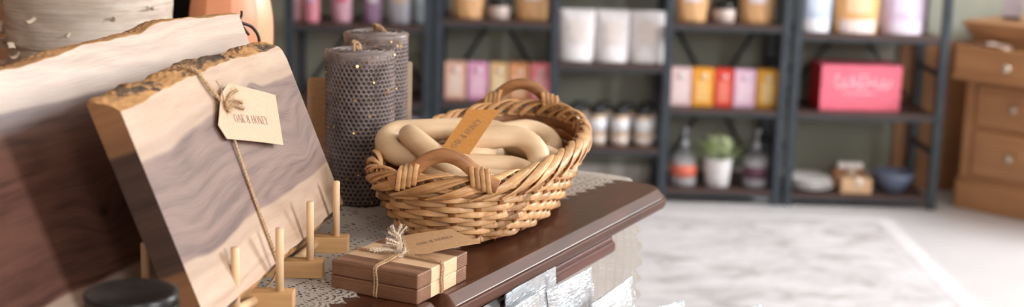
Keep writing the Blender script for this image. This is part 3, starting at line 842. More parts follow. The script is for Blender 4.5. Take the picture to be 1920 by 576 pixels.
def handle(q_c, turn):
    th = at_len(q_c); c = bask(th, 1.0, -.002); n_ = bnorm(q_c, .9); T = Vector((-n_.y, n_.x, 0))
    base = c + Vector((0, 0, -.004)); W = .046
    hp = [(-W - .012, -.004), (-W, .0015), (-W * .72, .0115), (-W * .38, .0235), (0, .0285), (W * .38, .0235), (W * .72, .0115), (W, .0015), (W + .012, -.004)]
    pts = spline([base + T * x + Vector((0, 0, z + .006)) + n_ * .002 for x, z in hp], 8)
    hb = MB().strip(pts, [n_] * len(pts), .0150, .0095)
    h_ = obj('handle', hb, MAT['handle_wood'], basket)
    for sgn in (-1, 1):
        wp = MB()
        for k in range(4):
            x = sgn * (W * .66 + k * .0058); ctr = base + T * x + Vector((0, 0, .010 + .006 * (1 - k / 3) )); ring = []
            for i in range(16):
                a = 2 * PI * i / 16; ring.append(ctr + n_ * (.0088 * math.copysign(abs(math.cos(a)) ** .6, math.cos(a))) + Vector((0, 0, (.0155 if math.sin(a) < 0 else .0095) * math.copysign(abs(math.sin(a)) ** .6, math.sin(a)))) + T * (.004 * math.sin(a) * -sgn * .6))
            wp.strip(ring, [(p - ctr) for p in ring], .0054, .0022, closed=True)
        obj('splint_wrap', wp, MAT['wicker'], h_)
def near_q(px, py):
    w = BMx.inverted() @ atz(px, py, ZT + .09); best = min(range(400), key=lambda i: (bask(at_len(i / 400), 1).xy - w.xy).length); return best / 400
handle(near_q(826, 345), 1); handle(near_q(982, 205), -1)

# ------------------------------------------------------------------ wooden chain in the basket
chain = thing('wooden_chain', 'chain of thick pale carved wooden links heaped in the basket', 'decorative chain', (BC.x, BC.y, BC.z + .006))
def link(c, long_dir, flat_n, L=.125, W=.078, r=.0125):
    c = Vector(c) - Vector((BC.x, BC.y, BC.z + .006)); a = Vector(long_dir).normalized(); n_ = Vector(flat_n); n_ = (n_ - a * n_.dot(a)).normalized(); b_ = n_.cross(a)
    pts = []; rr = W / 2 - r; hl = L / 2 - W / 2
    for k in range(14): t = -PI / 2 + PI * k / 13; pts.append(c + a * (hl + rr * math.cos(t)) + b_ * (rr * math.sin(t)))
    for k in range(1, 6): pts.append(c + a * (hl - 2 * hl * k / 6) + b_ * rr)
    for k in range(14): t = PI / 2 + PI * k / 13; pts.append(c + a * (-hl + rr * math.cos(t)) + b_ * (rr * math.sin(t)))
    for k in range(1, 6): pts.append(c + a * (-hl + 2 * hl * k / 6) - b_ * rr)
    obj('link', MB().tube(pts, r, 18, closed=True), MAT['link_wood'], chain)
z1 = ZT
link(aty(820, 268, 1.640), (.96, .36, .00), (-.12, -.40, .90), .150, .086, .0135)
link(aty(822, 296, 1.602), (.70, -.55, -.40), (.40, .30, .85), .115, .078, .0130)
link(aty(900, 322, 1.590), (1, .10, -.06), (.05, -.15, 1), .135, .072, .0125)
link(aty(931, 300, 1.612), (.97, .22, .04), (-.12, -.72, .66), .128, .090, .0135)
link(aty(968, 278, 1.715), (.86, -.44, -.18), (.10, .38, .90), .165, .082, .0125)
link(aty(975, 270, 1.785), (.80, .58, .04), (-.05, -.55, .8), .120, .080, .0125)
link(aty(870, 268, 1.705), (.90, .30, .06), (0, -.30, .95), .140, .085, .0130)

# tag tucked into the basket
zq = [((878, 207), 1.615), ((921, 205), 1.617), ((937, 204.5), 1.617), ((880, 291), 1.565), ((826, 279), 1.565)]
make_tag('deep kraft tag standing in the basket among the wooden links', [aty(p[0], p[1], y) for p, y in zq], None, None, MAT['kraft_dark'], aty(853, 277, 1.567), aty(906, 226, 1.602), .0072)

# ------------------------------------------------------------------ striped coasters tied with twine
def stripe_mat():
    b = N('walnut_maple_stripes'); sep = b.n('ShaderNodeSeparateXYZ'); b.l(b.tc.outputs['Object'], sep.inputs[0])
    y = sep.outputs[1]
    st = b.math('MULTIPLY', b.math('GREATER_THAN', y, .0265), b.math('LESS_THAN', y, .0775))
    v = b.coords((.06, 1, 1)); n1 = b.noise(v, 130, 4, .6, .5)
    rg = b.n('ShaderNodeTexWave', wave_type='RINGS', rings_direction='X'); rg.inputs['Scale'].default_value = 120; rg.inputs['Distortion'].default_value = 2.0; rg.inputs['Detail'].default_value = 2
    b.l(b.coords((.05, .8, 1.4), loc=(0, -.02, .05)), rg.inputs['Vector'])
    gg = b.math('ADD', b.math('MULTIPLY', n1.outputs[0], .7), b.math('MULTIPLY', rg.outputs['Fac'], .3))
    wal = b.ramp(gg, [(.25, (92, 62, 44)), (.55, (132, 94, 70)), (.8, (154, 114, 88))]); mpl = b.ramp(gg, [(.25, (210, 172, 134)), (.7, (226, 194, 158))])
    b.bump(gg, .1, .0005)
    return b.set(b.mix(st, wal, mpl), .5)
SM = stripe_mat()
CA = Vector((-.088, 1.322, 0)); CYAW = .4666
# local x runs along the long grain (towards the left corner), local y towards the right corner
cx_, cy_ = Vector((-math.cos(CYAW), math.sin(CYAW), 0)), Vector((math.sin(CYAW), math.cos(CYAW), 0))
rz = math.atan2(-cx_.y, -cx_.x)
CO = CA + cx_ * .1
def coaster(z, label, dx, rot):
    mb = MB().box((0, 0, 0), (.1, .1, .0150), .0011, 2)
    o = obj('striped_coaster', mb, SM, loc=(CO.x + dx * cy_.x, CO.y + dx * cy_.y, z)); o.rotation_euler = (0, 0, rz + rot)
    return tag(o, label, 'coaster', 'twine-tied striped wood coasters')
coaster(ZT + .0002, 'walnut and maple striped square coaster, lower of the tied pair', -.0008, .006)
coaster(ZT + .0155, 'walnut and maple striped square coaster, upper of the tied pair', 0, 0)
CMx = frame(CO, -cx_, cy_, Vector((0, 0, 1)))
ct = MB(); zt = ZT + .0306
def cw(x, y, z): return CMx @ Vector((x, y, z))
kx, ky = .052, .046
for k, off in enumerate((-.0012, .0013)):
    # band crossing the front face (constant x) and the right face (constant y)
    twine(ct, [cw(kx + off, ky, zt + .004), cw(kx + off * 1.5, .02, zt + .0018), cw(kx + off, .003, zt + .0012), cw(kx + off, -.0016, zt - .002), cw(kx + off * 1.3 + .001, -.0014, ZT + .016), cw(kx + off, -.0014, ZT + .0025), cw(kx + off, .002, ZT + .0004)], .00105, fuzz=55, seed=70 + k)
    twine(ct, [cw(kx, ky + off, zt + .004), cw(.08, ky + off + .001, zt + .0018), cw(.098, ky + off, zt + .0012), cw(.1014, ky + off, zt - .002), cw(.1014, ky + off * 1.3 - .001, ZT + .016), cw(.1014, ky + off, ZT + .0025), cw(.098, ky + off, ZT + .0004)], .00105, fuzz=55, seed=80 + k)
    twine(ct, [cw(kx, ky + off, zt + .004), cw(.03, ky + off - .001, zt + .0016), cw(.003, ky + off, zt + .0012), cw(-.0014, ky + off, zt - .002), cw(-.0014, ky + off, ZT + .002)], .00105, fuzz=40, seed=90 + k)
    twine(ct, [cw(kx + off, ky, zt + .004), cw(kx + off, .07, zt + .0016), cw(kx + off, .098, zt + .0012), cw(kx + off, .1014, zt - .002), cw(kx + off, .1014, ZT + .003)], .00105, fuzz=20, seed=95 + k)
c_o = obj('twine_tie', ct, MAT['twine'])
tag(c_o, 'jute twine with frayed bow tied round the striped coasters', 'twine')
fr = MB(); kc = cw(kx, ky, zt + .005)
ends = [((736, 420), .0), ((757, 424), .004), ((733, 433), -.003), ((722, 462), .004), ((696, 470), -.012), ((728, 450), -.01)]
for k, ((px, py), dy) in enumerate(ends):
    e_ = aty(px, py, kc.y + dy); d_ = e_ - kc; mid = kc + d_ * .5 + Vector((rnd.uniform(-.004, .004), 0, .004 if k < 3 else .002))
    for s_ in range(3):
        j = Vector((rnd.uniform(-.002, .002), rnd.uniform(-.002, .002), rnd.uniform(-.002, .002)))
        twine(fr, [kc, kc + d_ * .25 + j * .4 + Vector((0, 0, .001)), mid + j * .7, e_ + j * 1.6], .0009, fuzz=60, seed=100 + k * 5 + s_, fray=True)
for k in range(4):
    pts = [kc + Vector((.005 * math.cos(a + k), .004 * math.sin(a * 1 + k), .0035 * math.sin(a + k * 1.3) - .0005)) for a in [2 * PI * i / 8 for i in range(9)]]
    twine(fr, pts, .0012, fuzz=50, seed=140 + k)
obj('frayed_bow', fr, MAT['twine_pale'], c_o)
tz = ZT + .0355
ctag = [((754.4, 444), .0), ((844.6, 429), .009), ((901, 454.4), .010), ((795.7, 477), .0), ((760.5, 475), -.001)]
make_tag('kraft tag lying on the striped coasters, its end against the basket', [atz(p[0], p[1], tz + dz) for p, dz in ctag], None, None, MAT['kraft'], atz(783, 459.5, tz + .0022), atz(853, 448, tz + .0065), .0085, bend=.0012)

# ------------------------------------------------------------------ black-lidded jar
JC = Vector((-.279, 1.008, ZT + .0015)); jr = .0345; jt = .106
jar = thing('candle_jar', 'glass jar with flat black lid on the table below the walnut boards', 'jar', JC)
glass = N('jar_glass'); glass.set((232, 240, 240), .03, **{'Transmission Weight': 1.0, 'IOR': 1.45})
obj('glass_body', MB().lathe([(.0001, 0), (jr - .004, 0), (jr - .001, .003), (jr, .01), (jr, jt - .008), (jr - .002, jt - .008), (jr - .0025, .008), (.0001, .006)], 48), glass.m, jar)
obj('wax_fill', MB().lathe([(.0001, .007), (jr - .0035, .009), (jr - .003, jt * .7), (.0001, jt * .7)], 40), mottled('amber_wax', (190, 130, 70), (206, 148, 88), 30, .5), jar)
obj('lid', MB().lathe([(.0001, jt - .012), (jr - .0025, jt - .012), (jr - .0025, jt - .007), (jr - .0005, jt - .007), (jr + .0002, jt - .004), (jr - .0003, jt - .0004), (jr - .0022, jt), (jr - .005, jt - .0012), (.0001, jt - .0012)], 56), MAT['black_lid'], jar)

# ------------------------------------------------------------------ things standing behind the boards
LG = Vector((-.587, 1.95, ZT)); lr = .111
logo = thing('birch_log', 'white birch-bark log standing behind the large dark board', 'log', LG)
def lg(u, v):
    a = 2 * PI * u; z = .34 * v; r = lr * (1 + .012 * math.sin(3 * a + 1) + .008 * math.sin(z * 60 + 2 * math.sin(a * 2)) + .006 * math.sin(z * 170 + 3 * math.sin(3 * a)))
    return (r * math.cos(a), r * math.sin(a), z)
lgm = MB().grid(lg, 96, 60, closed_u=True); lgm.prism([(.92 * lg(k / 60, 0)[0], .92 * lg(k / 60, 0)[1]) for k in range(60)], .001, .339, mi=1)
obj('bark', lgm, [MAT['birch'], MAT['oak']], logo)
R = random.Random(11)
for k in range(34):       # curled paper-thin peelings
    a = R.uniform(-2.6, -.4) if k > 13 else R.uniform(-3.35, -2.8); z = R.uniform(.10, .23); L = R.uniform(.008, .022) * (1.9 if k < 14 else 1); wd = R.uniform(.003, .009)
    rad = Vector((math.cos(a), math.sin(a), 0)); tg = Vector((-rad.y, rad.x, 0)); d0 = (tg * R.uniform(-1, 1) + Vector((0, 0, R.uniform(-1.2, .3)))).normalized()
    pts = []; p = rad * (lr + .001) + Vector((0, 0, z)); ang = .2
    for i in range(8):
        pts.append(p.copy()); p = p + (d0 * math.cos(ang) + rad * math.sin(ang)) * L / 7; ang += R.uniform(.15, .5)
    nn = [rad * math.cos(i * .3) - d0 * math.sin(i * .3) for i in range(8)]
    cu = MB(); cu.strip(pts, nn, wd, .0006); obj('bark_curl', cu, MAT['birch_curl'], logo)
# thin branch with rough bark
BRP = Vector((-.4705, 2.215, ZT + .002))
brm = bark('rough_branch_bark', (150, 112, 84), (118, 104, 94), (62, 48, 40), 50, .38)
tag(obj('bark_branch', MB().grid(lambda u, v: ((.0175 + .0012 * math.sin(u * 6 * PI + v * 9) + .0008 * math.sin(u * 22 * PI + v * 40)) * math.cos(2 * PI * u), (.0175 + .0012 * math.sin(u * 6 * PI + v * 9)) * math.sin(2 * PI * u), .36 * v), 40, 60, closed_u=True).prism([(.016 * math.cos(k / 3), .016 * math.sin(k / 3)) for k in range(19)], 0, .359), brm, loc=BRP),
    'rough bark-covered branch standing upright between the cabinet and peach vase', 'branch')
# peach ribbed vase
VP = Vector((-.4215, 2.1, ZT + .001))
vm = N('peach_glaze'); vn = vm.noise(vm.coords(), 12, 3)
vmm = vm.set(vm.ramp(vn.outputs[0], [(.3, (236, 160, 118)), (.7, (244, 176, 138))]), .35)
vm.p.inputs['Subsurface Weight'].default_value = .25; vm.p.inputs['Subsurface Radius'].default_value = (.04, .015, .008)
vase = thing('ribbed_vase', 'peach ribbed rounded vase behind the right end of the large board', 'vase', VP)
pr = [(.0001, 0), (.030, 0), (.036, .006), (.046, .05), (.058, .11), (.0625, .16), (.060, .20), (.050, .24), (.034, .27), (.022, .285), (.020, .30), (.024, .315), (.021, .316), (.016, .30), (.0001, .29)]
sp_ = [(p.x, p.y) for p in spline([(a, b_, 0) for a, b_ in pr], 5)]
obj('body', MB().lathe([(max(.0001, a), b_) for a, b_ in sp_], 120, rib=lambda a: 1 - .045 * abs(math.sin(a * 5 + .5)) ** .5 + .03), vmm, vase)
# brown cabinet far behind on the floor
cab = thing('tall_cabinet', 'tall brown wooden cabinet standing on the floor behind the birch log', 'cabinet', (-1.14, 2.82, 0))
cb = MB(); W0, W1 = -.52, .52
cb.box((W0, 0, .0), (W0 + .03, .36, 1.7), .003); cb.box((W1 - .026, 0, .0), (W1, .36, 1.7), .003)
for z in (.0, .62, 1.34, 1.67): cb.box((W0 + .03, .0, z), (W1 - .026, .35, z + .03), .002)
obj('carcass', cb, MAT['oak_dark'], cab)
obj('back_panel', MB().box((W0 + .03, .335, .03), (W1 - .026, .345, 1.67)), mottled('shadow_black_panel', (26, 22, 20), (34, 29, 26), 20, .8), cab)  # near-black colour stands in for the shadow inside the open cabinet
dr = MB().box((W0 + .005, -.02, .04), (W0 + .74, -.001, 1.66), .004); dr.box((W0 + .06, -.024, .1), (W0 + .68, -.018, 1.6), .004)
d_ = obj('door', dr, MAT['oak_dark'], cab)
obj('knob', MB().lathe([(.0001, 0), (.007, 0), (.006, .01), (.012, .018), (.010, .026), (.0001, .028)], 20, mat=Matrix.Translation((W0 + .71, -.02, .9)) @ Matrix.Rotation(PI / 2, 4, 'X')), MAT['oak'], d_)

# ------------------------------------------------------------------ silver pouches on a low bench in front of the table
bench = thing('low_bench', 'low wooden bench before the table under the silver pouches', 'bench', tw(.25, -.19), TA)
bz_ = .575
obj('seat', MB().box((-.25, -.16, bz_ - .025), (.27, .240, bz_), .003), MAT['oak'], bench)
for sx_ in (-.22, .24):
    for sy_ in (-.13, .21): obj('leg', MB().box((sx_ - .018, sy_ - .018, 0), (sx_ + .018, sy_ + .018, bz_ - .025), .003), MAT['oak'], bench)
sv = N('silver_foil'); n1 = sv.noise(sv.coords((1.0, 1, .5)), 13, 2, .45, .5); n2 = sv.noise(sv.coords((1, 1, 3)), 120, 2)
sv.bump(sv.math('ADD', n1.outputs[0], sv.math('MULTIPLY', n2.outputs[0], .25)), .5, .009)
silver = sv.set(sv.ramp(n1.outputs[0], [(.3, (226, 234, 240)), (.7, (246, 248, 250))]), .26, .85)
seal_m = mottled('pouch_zip', (206, 218, 228), (228, 236, 242), 60, .3, metal=.5)
def pouch_mesh(w, h, d, taper=.0, crinkle=0.0, seed=1):
    R = random.Random(seed); ph = [R.uniform(0, 6) for _ in range(6)]
    def half(u, v, sg):
        x = (u - .5) * w * (1 - taper * (1 - v)); prof = math.sqrt(max(0, 1 - (2 * u - 1) ** 2)); dd = d / 2 * prof * max(0, 1 - v) ** .55 * (1 if v > .03 else .85) + .0007
        cr = crinkle * (math.sin(u * 17 + v * 9 + ph[0]) * .5 + math.sin(u * 41 - v * 23 + ph[1]) * .3 + math.sin(v * 47 + u * 8 + ph[2]) * .2) * (.35 + prof)
        return (x, sg * dd + cr, v * h)
    mb = MB(); nu, nv = 22, 22
    mb.grid(lambda u, v: half(u, v, -1), nu, nv); mb.grid(lambda u, v: half(1 - u, v, 1), nu, nv)
    a = len(mb.v); rim = [half(i / 12, 0, -1) for i in range(13)] + [half(1 - i / 12, 0, 1) for i in range(1, 12)]
    mb.add(rim, [tuple(range(len(rim)))[::-1]])
    # side welds
    mb.box((-w / 2, -.0008, h * .02), (-w / 2 + .003, .0008, h), 0); mb.box((w / 2 - .003, -.0008, h * .02), (w / 2, .0008, h), 0)
    return mb
def silver_pouch(label, pl_, pr_, z, lean, seed, dep=.03, foil=None):
    a, b_ = atz(pl_[0], pl_[1], z), atz(pr_[0], pr_[1], z); w = (b_ - a).length; ex = (b_ - a).normalized()
    n_ = Vector((ex.y, -ex.x, 0)); up = (Vector((0, 0, 1)) - n_ * lean).normalized(); h = (z - bz_) / up.z
    ctr = (a + b_) / 2 - up * h
    root = thing('silver_pouch', label, 'pouch', mat=frame(ctr, ex, up.cross(ex), up), group='silver zip pouches in front of the table')
    obj('foil', pouch_mesh(w, h, dep, 0, .0012, seed), foil or silver, root)
    zp = MB()
    for k, zz in enumerate((.020, .0235, .027)): zp.box((-w / 2 + .001, -.0022, h - zz - .0008), (w / 2 - .001, .0022, h - zz + .0008), .0005)
    zp.box((-w / 2, -.0012, h - .005), (w / 2, .0012, h), .0004)
    obj('zip_seal', zp, seal_m, root)
silver_pouch('silver zip pouch tucked under the table edge beside the apron', (948, 552), (1041, 490), .758, .03, 1, .012)
silver_pouch('bright silver zip pouch in the middle, below the end of the apron', (1024, 547), (1107, 502), .744, .16, 2, .022)
silver_pouch('silver zip pouch beside the hanging lace, standing out over the rug', (1109, 572), (1184, 518), .724, .2, 3)
silver_pouch('silver zip pouch in front of the one tucked under the table edge', (950, 585), (1019, 541), .750, .10, 4, .016)
silver_pouch('silver pouch corner just showing at the bottom edge, over the rug', (1222, 580), (1281, 562), .700, .2, 5)
silver_pouch('silver pouch tip farthest right at the bottom edge, over the rug', (1385, 585), (1428, 570), .690, .2, 6)
cp = [atz(895, 582, .742), atz(938, 556, .744), atz(936, 596, .735), atz(890, 620, .735)]
tag(obj('price_card', MB().add([tuple(p) for p in cp] + [tuple(p + Vector((.0006, -.0006, 0))) for p in cp], [(0, 1, 2, 3), (4, 5, 6, 7), (0, 1, 5, 4), (1, 2, 6, 5), (2, 3, 7, 6), (3, 0, 4, 7)]), mottled('white_card', (226, 230, 232), (236, 239, 240), 90, .7)), 'small white card sticking up under the table edge', 'card')

# ------------------------------------------------------------------ shelving along the back wall
YS, YR = 5.02, 5.31
def post(root, x, y, z1=1.62): obj('post', MB().box((x - .015, y - .015, 0), (x + .015, y + .015, z1), .002), MAT['black_metal'], root, loc=(0, 0, 0))
def shelf_unit(label, posts, bays, braces, rungs):
    x0 = posts[0]; root = thing('shelf_unit', label, 'shelf', (0, 0, 0), group='black metal shelf units along the wall')
    root.location = (x0, YS, 0)
    for x in posts:
        post(root, x - x0, 0); post(root, x - x0, YR - YS)
    for a, b_, levels in bays:
        for z in levels:
            obj('shelf_board', MB().box((a - x0 + .0155, -.012, z - .016), (b_ - x0 - .0155, YR - YS + .012, z), .002), MAT['shelf_board'], root)
            for ya in (-.010, YR - YS + .004):
                obj('shelf_rail', MB().box((a - x0 + .0155, ya, z - .026), (b_ - x0 - .0155, ya + .006, z - .016)), MAT['black_metal'], root)
    for a, b_, z0, z1 in braces:
        y = YR - YS + .022
        for yy, za, zb_ in ((y, z0, z1), (y + .006, z1, z0)):
            obj('cross_brace', MB().tube([(a - x0, yy, za), (b_ - x0, yy, zb_)], .0055, 6, sx=.35, up=(0, 0, 1)), MAT['black_metal'], root)
    for x in rungs:
        for z in (.20, .49, .78):
            obj('side_rung', MB().box((x - x0 - .006, .01, z - .01), (x - x0 + .006, YR - YS - .01, z + .01), .001), MAT['black_metal'], root)
    return root
UPX = (.945, 1.24)
shelf_unit('black metal shelf unit farthest left, behind the candles', [-.80, -.31], [(-.80, -.31, (.055, .345, .618) + UPX)], [(-.78, -.33, .34, .95)], (-.31,))
shelf_unit('three-bay black metal shelf unit with pouches, cartons, jars and a potted plant', [-.272, .143, .545, .958], [(-.272, .143, (.057, .352, .645) + UPX), (.143, .545, (.2005, .501, .80, 1.1)), (.545, .958, (.055, .350, .655) + UPX)], [(-.25, .12, .35, .95), (.57, .94, .05, .66)], (.958,))
shelf_unit('black metal shelf unit farthest right with the pink box, beside the dresser', [1.0, 1.522], [(1.0, 1.522, (.048, .349, .629) + UPX)], [(1.02, 1.50, .35, .95)], (1.0, 1.522))

PAL = {}
def pm(c, rough=.55, **kw):
    k = (c, rough)
    if k not in PAL:
        PAL[k] = mottled('print_%d_%d_%d' % c, tuple(max(0, int(x * .95)) for x in c), tuple(min(255, int(x * 1.03)) for x in c), 40, rough)
    return PAL[k]
def px_x(px, py, y): return aty(px, py, y).x
def carton(label, pxa, pxb, z, col, h, panel, y=5.055, group=None, name='carton', cat='carton'):
    pyr = 160 if z > .3 else 330
    xa, xb = px_x(pxa, pyr, y), px_x(pxb, pyr, y); w = xb - xa - .003; d = .055
    root = thing(name, label, cat, ((xa + xb) / 2, y, z + .0012), group=group)
    mb = MB().box((-w / 2, 0, 0), (w / 2, d, h), .0012)
    b_ = obj('box', mb, pm(col), root)
    obj('label_panel', MB().box((-w * .30, -.0006, h * .12), (w * .30, .0002, h * .68), 0), pm(panel), root)
    obj('top_flap', MB().box((-w / 2 + .002, .002, h), (w / 2 - .002, d - .002, h + .0008)), pm(col), root)
    mk = MB(); mk.lathe([(.0001, 0), (w * .17, 0), (w * .17, .0008), (.0001, .0008)], 20, mat=Matrix.Translation((w * .05, -.0006, h * .80)) @ Matrix.Rotation(PI / 2, 4, 'X'))
    obj('emblem', mk, pm(tuple(min(255, int(c * .5 + 120)) for c in panel)), root)
    return root
H1 = .134
for pa, pb, c, p, nm in ((833, 874, (232, 184, 164), (240, 214, 200), 'pale peach'), (876, 915, (226, 160, 196), (238, 196, 214), 'lilac pink'), (917, 952, (226, 188, 136), (238, 214, 176), 'sand yellow'),
                         (954, 991, (236, 164, 112), (240, 196, 160), 'soft orange'), (993, 1031, (238, 132, 138), (244, 180, 184), 'coral pink')):
    carton(nm + ' carton in the row behind the far basket handle', pa, pb, .352, c, H1, p, group='cartons behind the basket')
for pa, pb, c, p, nm in ((1256, 1297, (232, 200, 200), (240, 218, 218), 'blush white'), (1298, 1339, (240, 164, 46), (246, 196, 120), 'amber orange'), (1340, 1375, (222, 62, 46), (236, 130, 110), 'bright red'),
                         (1376, 1418, (232, 190, 214), (240, 212, 226), 'pale lilac'), (1419, 1459, (230, 166, 36), (240, 206, 140), 'golden yellow')):
    carton(nm + ' carton in the row above the potted plant', pa, pb, .350, c, H1 + .002, p, group='cartons above the plant')

def stand_pouch(label, pxa, pxb, z, col, h, panel, py=20, y=5.06, taper=.14, group=None, band=None, d=.07):
    xa, xb = px_x(pxa, py, y), px_x(pxb, py, y); w = xb - xa
    root = thing('stand_up_pouch', label, 'pouch', ((xa + xb) / 2, y + d / 2, z + .0012), group=group)
    obj('bag', pouch_mesh(w, h, d, taper, .0012, int(pxa)), pm(col, .5), root)
    def fr_(u, v, k=.0012):
        prof = math.sqrt(max(0, 1 - (2 * u - 1) ** 2)); return ((u - .5) * w * (1 - taper * (1 - v)), -(d / 2 * prof * max(0, 1 - v) ** .55 + .0007) - k - .0014, v * h)
    obj('label_panel', MB().grid(lambda u, v: fr_(.22 + .56 * u, .38 + .42 * v), 10, 10).grid(lambda u, v: fr_(.22 + .56 * u, .38 + .42 * v, .0004), 10, 10), pm(panel, .5), root)
    if band is not None:
        obj('base_band', MB().grid(lambda u, v: fr_(.08 + .84 * u, .02 + .24 * v), 12, 6).grid(lambda u, v: fr_(.08 + .84 * u, .02 + .24 * v, .0004), 12, 6), pm(band, .5), root)
    obj('zip_seal', MB().box((-w / 2 + .002, -.002, h * .955), (w / 2 - .002, .002, h * .975), .0006).box((-w / 2, -.0014, h - .004), (w / 2, .0014, h)), pm(tuple(int(c * .93) for c in col), .5), root)
    return root
# left-most unit, top row
for pa, pb, c, p, b_, nm in ((543, 568, (226, 172, 178), (238, 206, 206), None, 'pink and white pouch at the left end'), (566, 597, (206, 130, 142), (190, 160, 190), None, 'rose pouch with lilac side'), (621, 658, (214, 166, 182), (196, 66, 92), None, 'pale pink pouch with a red patch'),
                             (680, 716, (160, 128, 160), (222, 214, 222), None, 'mauve pouch with white front'), (727, 772, (190, 190, 200), (222, 196, 176), None, 'bluish white pouch with a peach patch'), (770, 800, (152, 164, 170), (178, 186, 190), None, 'grey blue pouch at the right end')):
    stand_pouch(nm + ', top row behind the candles', pa, pb, .618, c, .19, p, band=b_, group='pouches on the far left shelf', y=5.07 if pa != 566 else 5.03, d=.05)
for pa, pb, c in ((775, 806, (196, 190, 204)),):
    carton('lilac and red carton low on the far left shelf, beside the candle card', pa - 14, pb - 16, .055, c, .225, (176, 40, 52))
# kraft pouches
for pa, pb, z, nm in ((846, 909, .645, 'kraft pouch with pale label, left end above the cartons behind the basket'), (965, 1030, .645, 'kraft pouch with pale label, right end above the cartons behind the basket'),
                      (1266, 1332, .655, 'kraft pouch with pale label, left end above the cartons over the plant'), (1389, 1455, .655, 'kraft pouch with pale label, right end above the cartons over the plant')):
    stand_pouch(nm, pa, pb, z, (214, 166, 116), .19, (226, 216, 222), group='kraft pouches on the upper shelves', taper=.16, y=5.04)
for px, z, nm in ((935, .645, 'behind the basket'), (1357, .655, 'above the red carton')):
    x = px_x(px, 30, 5.08); w = .04
    r_ = thing('small_jar', 'short pale jar with dark lid between two kraft pouches ' + nm, 'jar', (x, 5.08, z + .0012))
    obj('body', MB().lathe([(.0001, 0), (w - .004, 0), (w, .004), (w, .042), (w - .006, .048), (.0001, .048)], 32), pm((206, 188, 180), .12), r_)
    obj('lid', MB().lathe([(.0001, .047), (w - .004, .047), (w - .003, .05), (w - .003, .064), (w - .006, .067), (.0001, .067)], 32), MAT['black_lid'], r_)
# white pouches
for pa, pb, nm in ((1049, 1116, 'left'), (1118, 1181, 'middle'), (1183, 1250, 'right')):
    stand_pouch('white stand-up pouch with faint beige print, %s of the three in a row' % nm, pa, pb, .501, (236, 232, 234), .186, (228, 218, 214), py=70, taper=.05, group='white pouches in a row', y=5.04, band=(242, 240, 242))
# spice jars
lab_w, cream, jlid = pm((236, 236, 240), .3), pm((206, 178, 152), .15), mottled('charcoal_lid', (36, 38, 42), (50, 52, 56), 40, .25)
jproto = None
jar_pos = [(1087, 5.15, 0), (1130, 5.15, 0), (1172, 5.15, 0), (1211, 5.15, 0), (1076, 5.065, 1), (1119, 5.065, 1), (1162, 5.065, 1), (1206, 5.065, 1)]
ordn = ['first', 'second', 'third', 'fourth']
for i, (px, y, fr_) in enumerate(jar_pos):
    loc = (px_x(px, 245, y), y, .2017); lab = 'cream-filled jar with white label and dark lid, %s from the basket in the %s row' % (ordn[i % 4], 'front' if fr_ else 'back')
    if jproto is None:
        jproto = thing('spice_jar', lab, 'jar', loc, 0, 'spice jars in two rows')
        r = .033
        obj('body', MB().lathe([(.0001, 0), (r - .003, 0), (r, .004), (r, .10), (r - .004, .107), (.026, .112), (.0001, .112)], 32), cream, jproto)
        obj('label_band', MB().lathe([(r + .0002, .05), (r + .0006, .05), (r + .0006, .096), (r + .0002, .096)], 32), lab_w, jproto)
        obj('lower_label', MB().lathe([(r + .0002, .008), (r + .0006, .008), (r + .0006, .03), (r + .0002, .03)], 32), pm((226, 214, 208), .3), jproto)
        obj('lid', MB().lathe([(.0001, .112), (.028, .112), (.029, .114), (.029, .135), (.027, .138), (.0001, .138)], 32), jlid, jproto)
    else: dup(jproto, loc, rnd.uniform(-.3, .3), lab)
# bottles and plant on the bottom of the right bay
clear = N('bottle_glass'); clear.set((236, 240, 244), .05, **{'Transmission Weight': .85, 'IOR': 1.4})
def bottle(label, px, band, liquid):
    y = 5.08; r_ = thing('pump_bottle', label, 'bottle', (px_x(px, 320, y), y, .0562)); r = .047
    b_ = obj('body', MB().lathe([(.0001, 0), (r - .004, 0), (r, .005), (r, .10), (r - .004, .112), (r - .02, .124), (.013, .13), (.012, .145), (.0001, .145)], 40), clear.m, r_)
    obj('contents', MB().lathe([(.0001, .003), (r - .005, .004), (r - .003, .01), (r - .003, .095), (.0001, .095)], 32), pm(liquid, .3), r_)
    obj('label_band', MB().lathe([(r + .0003, .035), (r + .0009, .035), (r + .0009, .078), (r + .0003, .078)], 40), pm(band, .5), r_)
    pmp = MB().lathe([(.0001, .142), (.0145, .142), (.0145, .158), (.012, .160), (.006, .162), (.0055, .205), (.0001, .206)], 24)
    pmp.box((-.008, -.034, .203), (.008, .010, .214), .003)
    obj('pump', pmp, mottled('pale_grey_pump', (150, 154, 160), (176, 180, 186), 40, .3), r_)
bottle('clear pump bottle with coral label left of the potted plant', 1281, (228, 118, 92), (232, 224, 222))
bottle('clear pump bottle with plum label right of the potted plant', 1416, (94, 56, 74), (214, 208, 212))
PX = px_x(1345, 320, 5.08)
plant = thing('potted_plant', 'white pot of pale green leaves between two pump bottles', 'potted plant', (PX, 5.08, .0562))
obj('pot', MB().lathe([(.0001, 0), (.040, 0), (.043, .003), (.052, .098), (.052, .104), (.049, .104), (.046, .09), (.0001, .088)], 40), pm((236, 234, 236), .4), plant)
lf = MB(); R = random.Random(21)
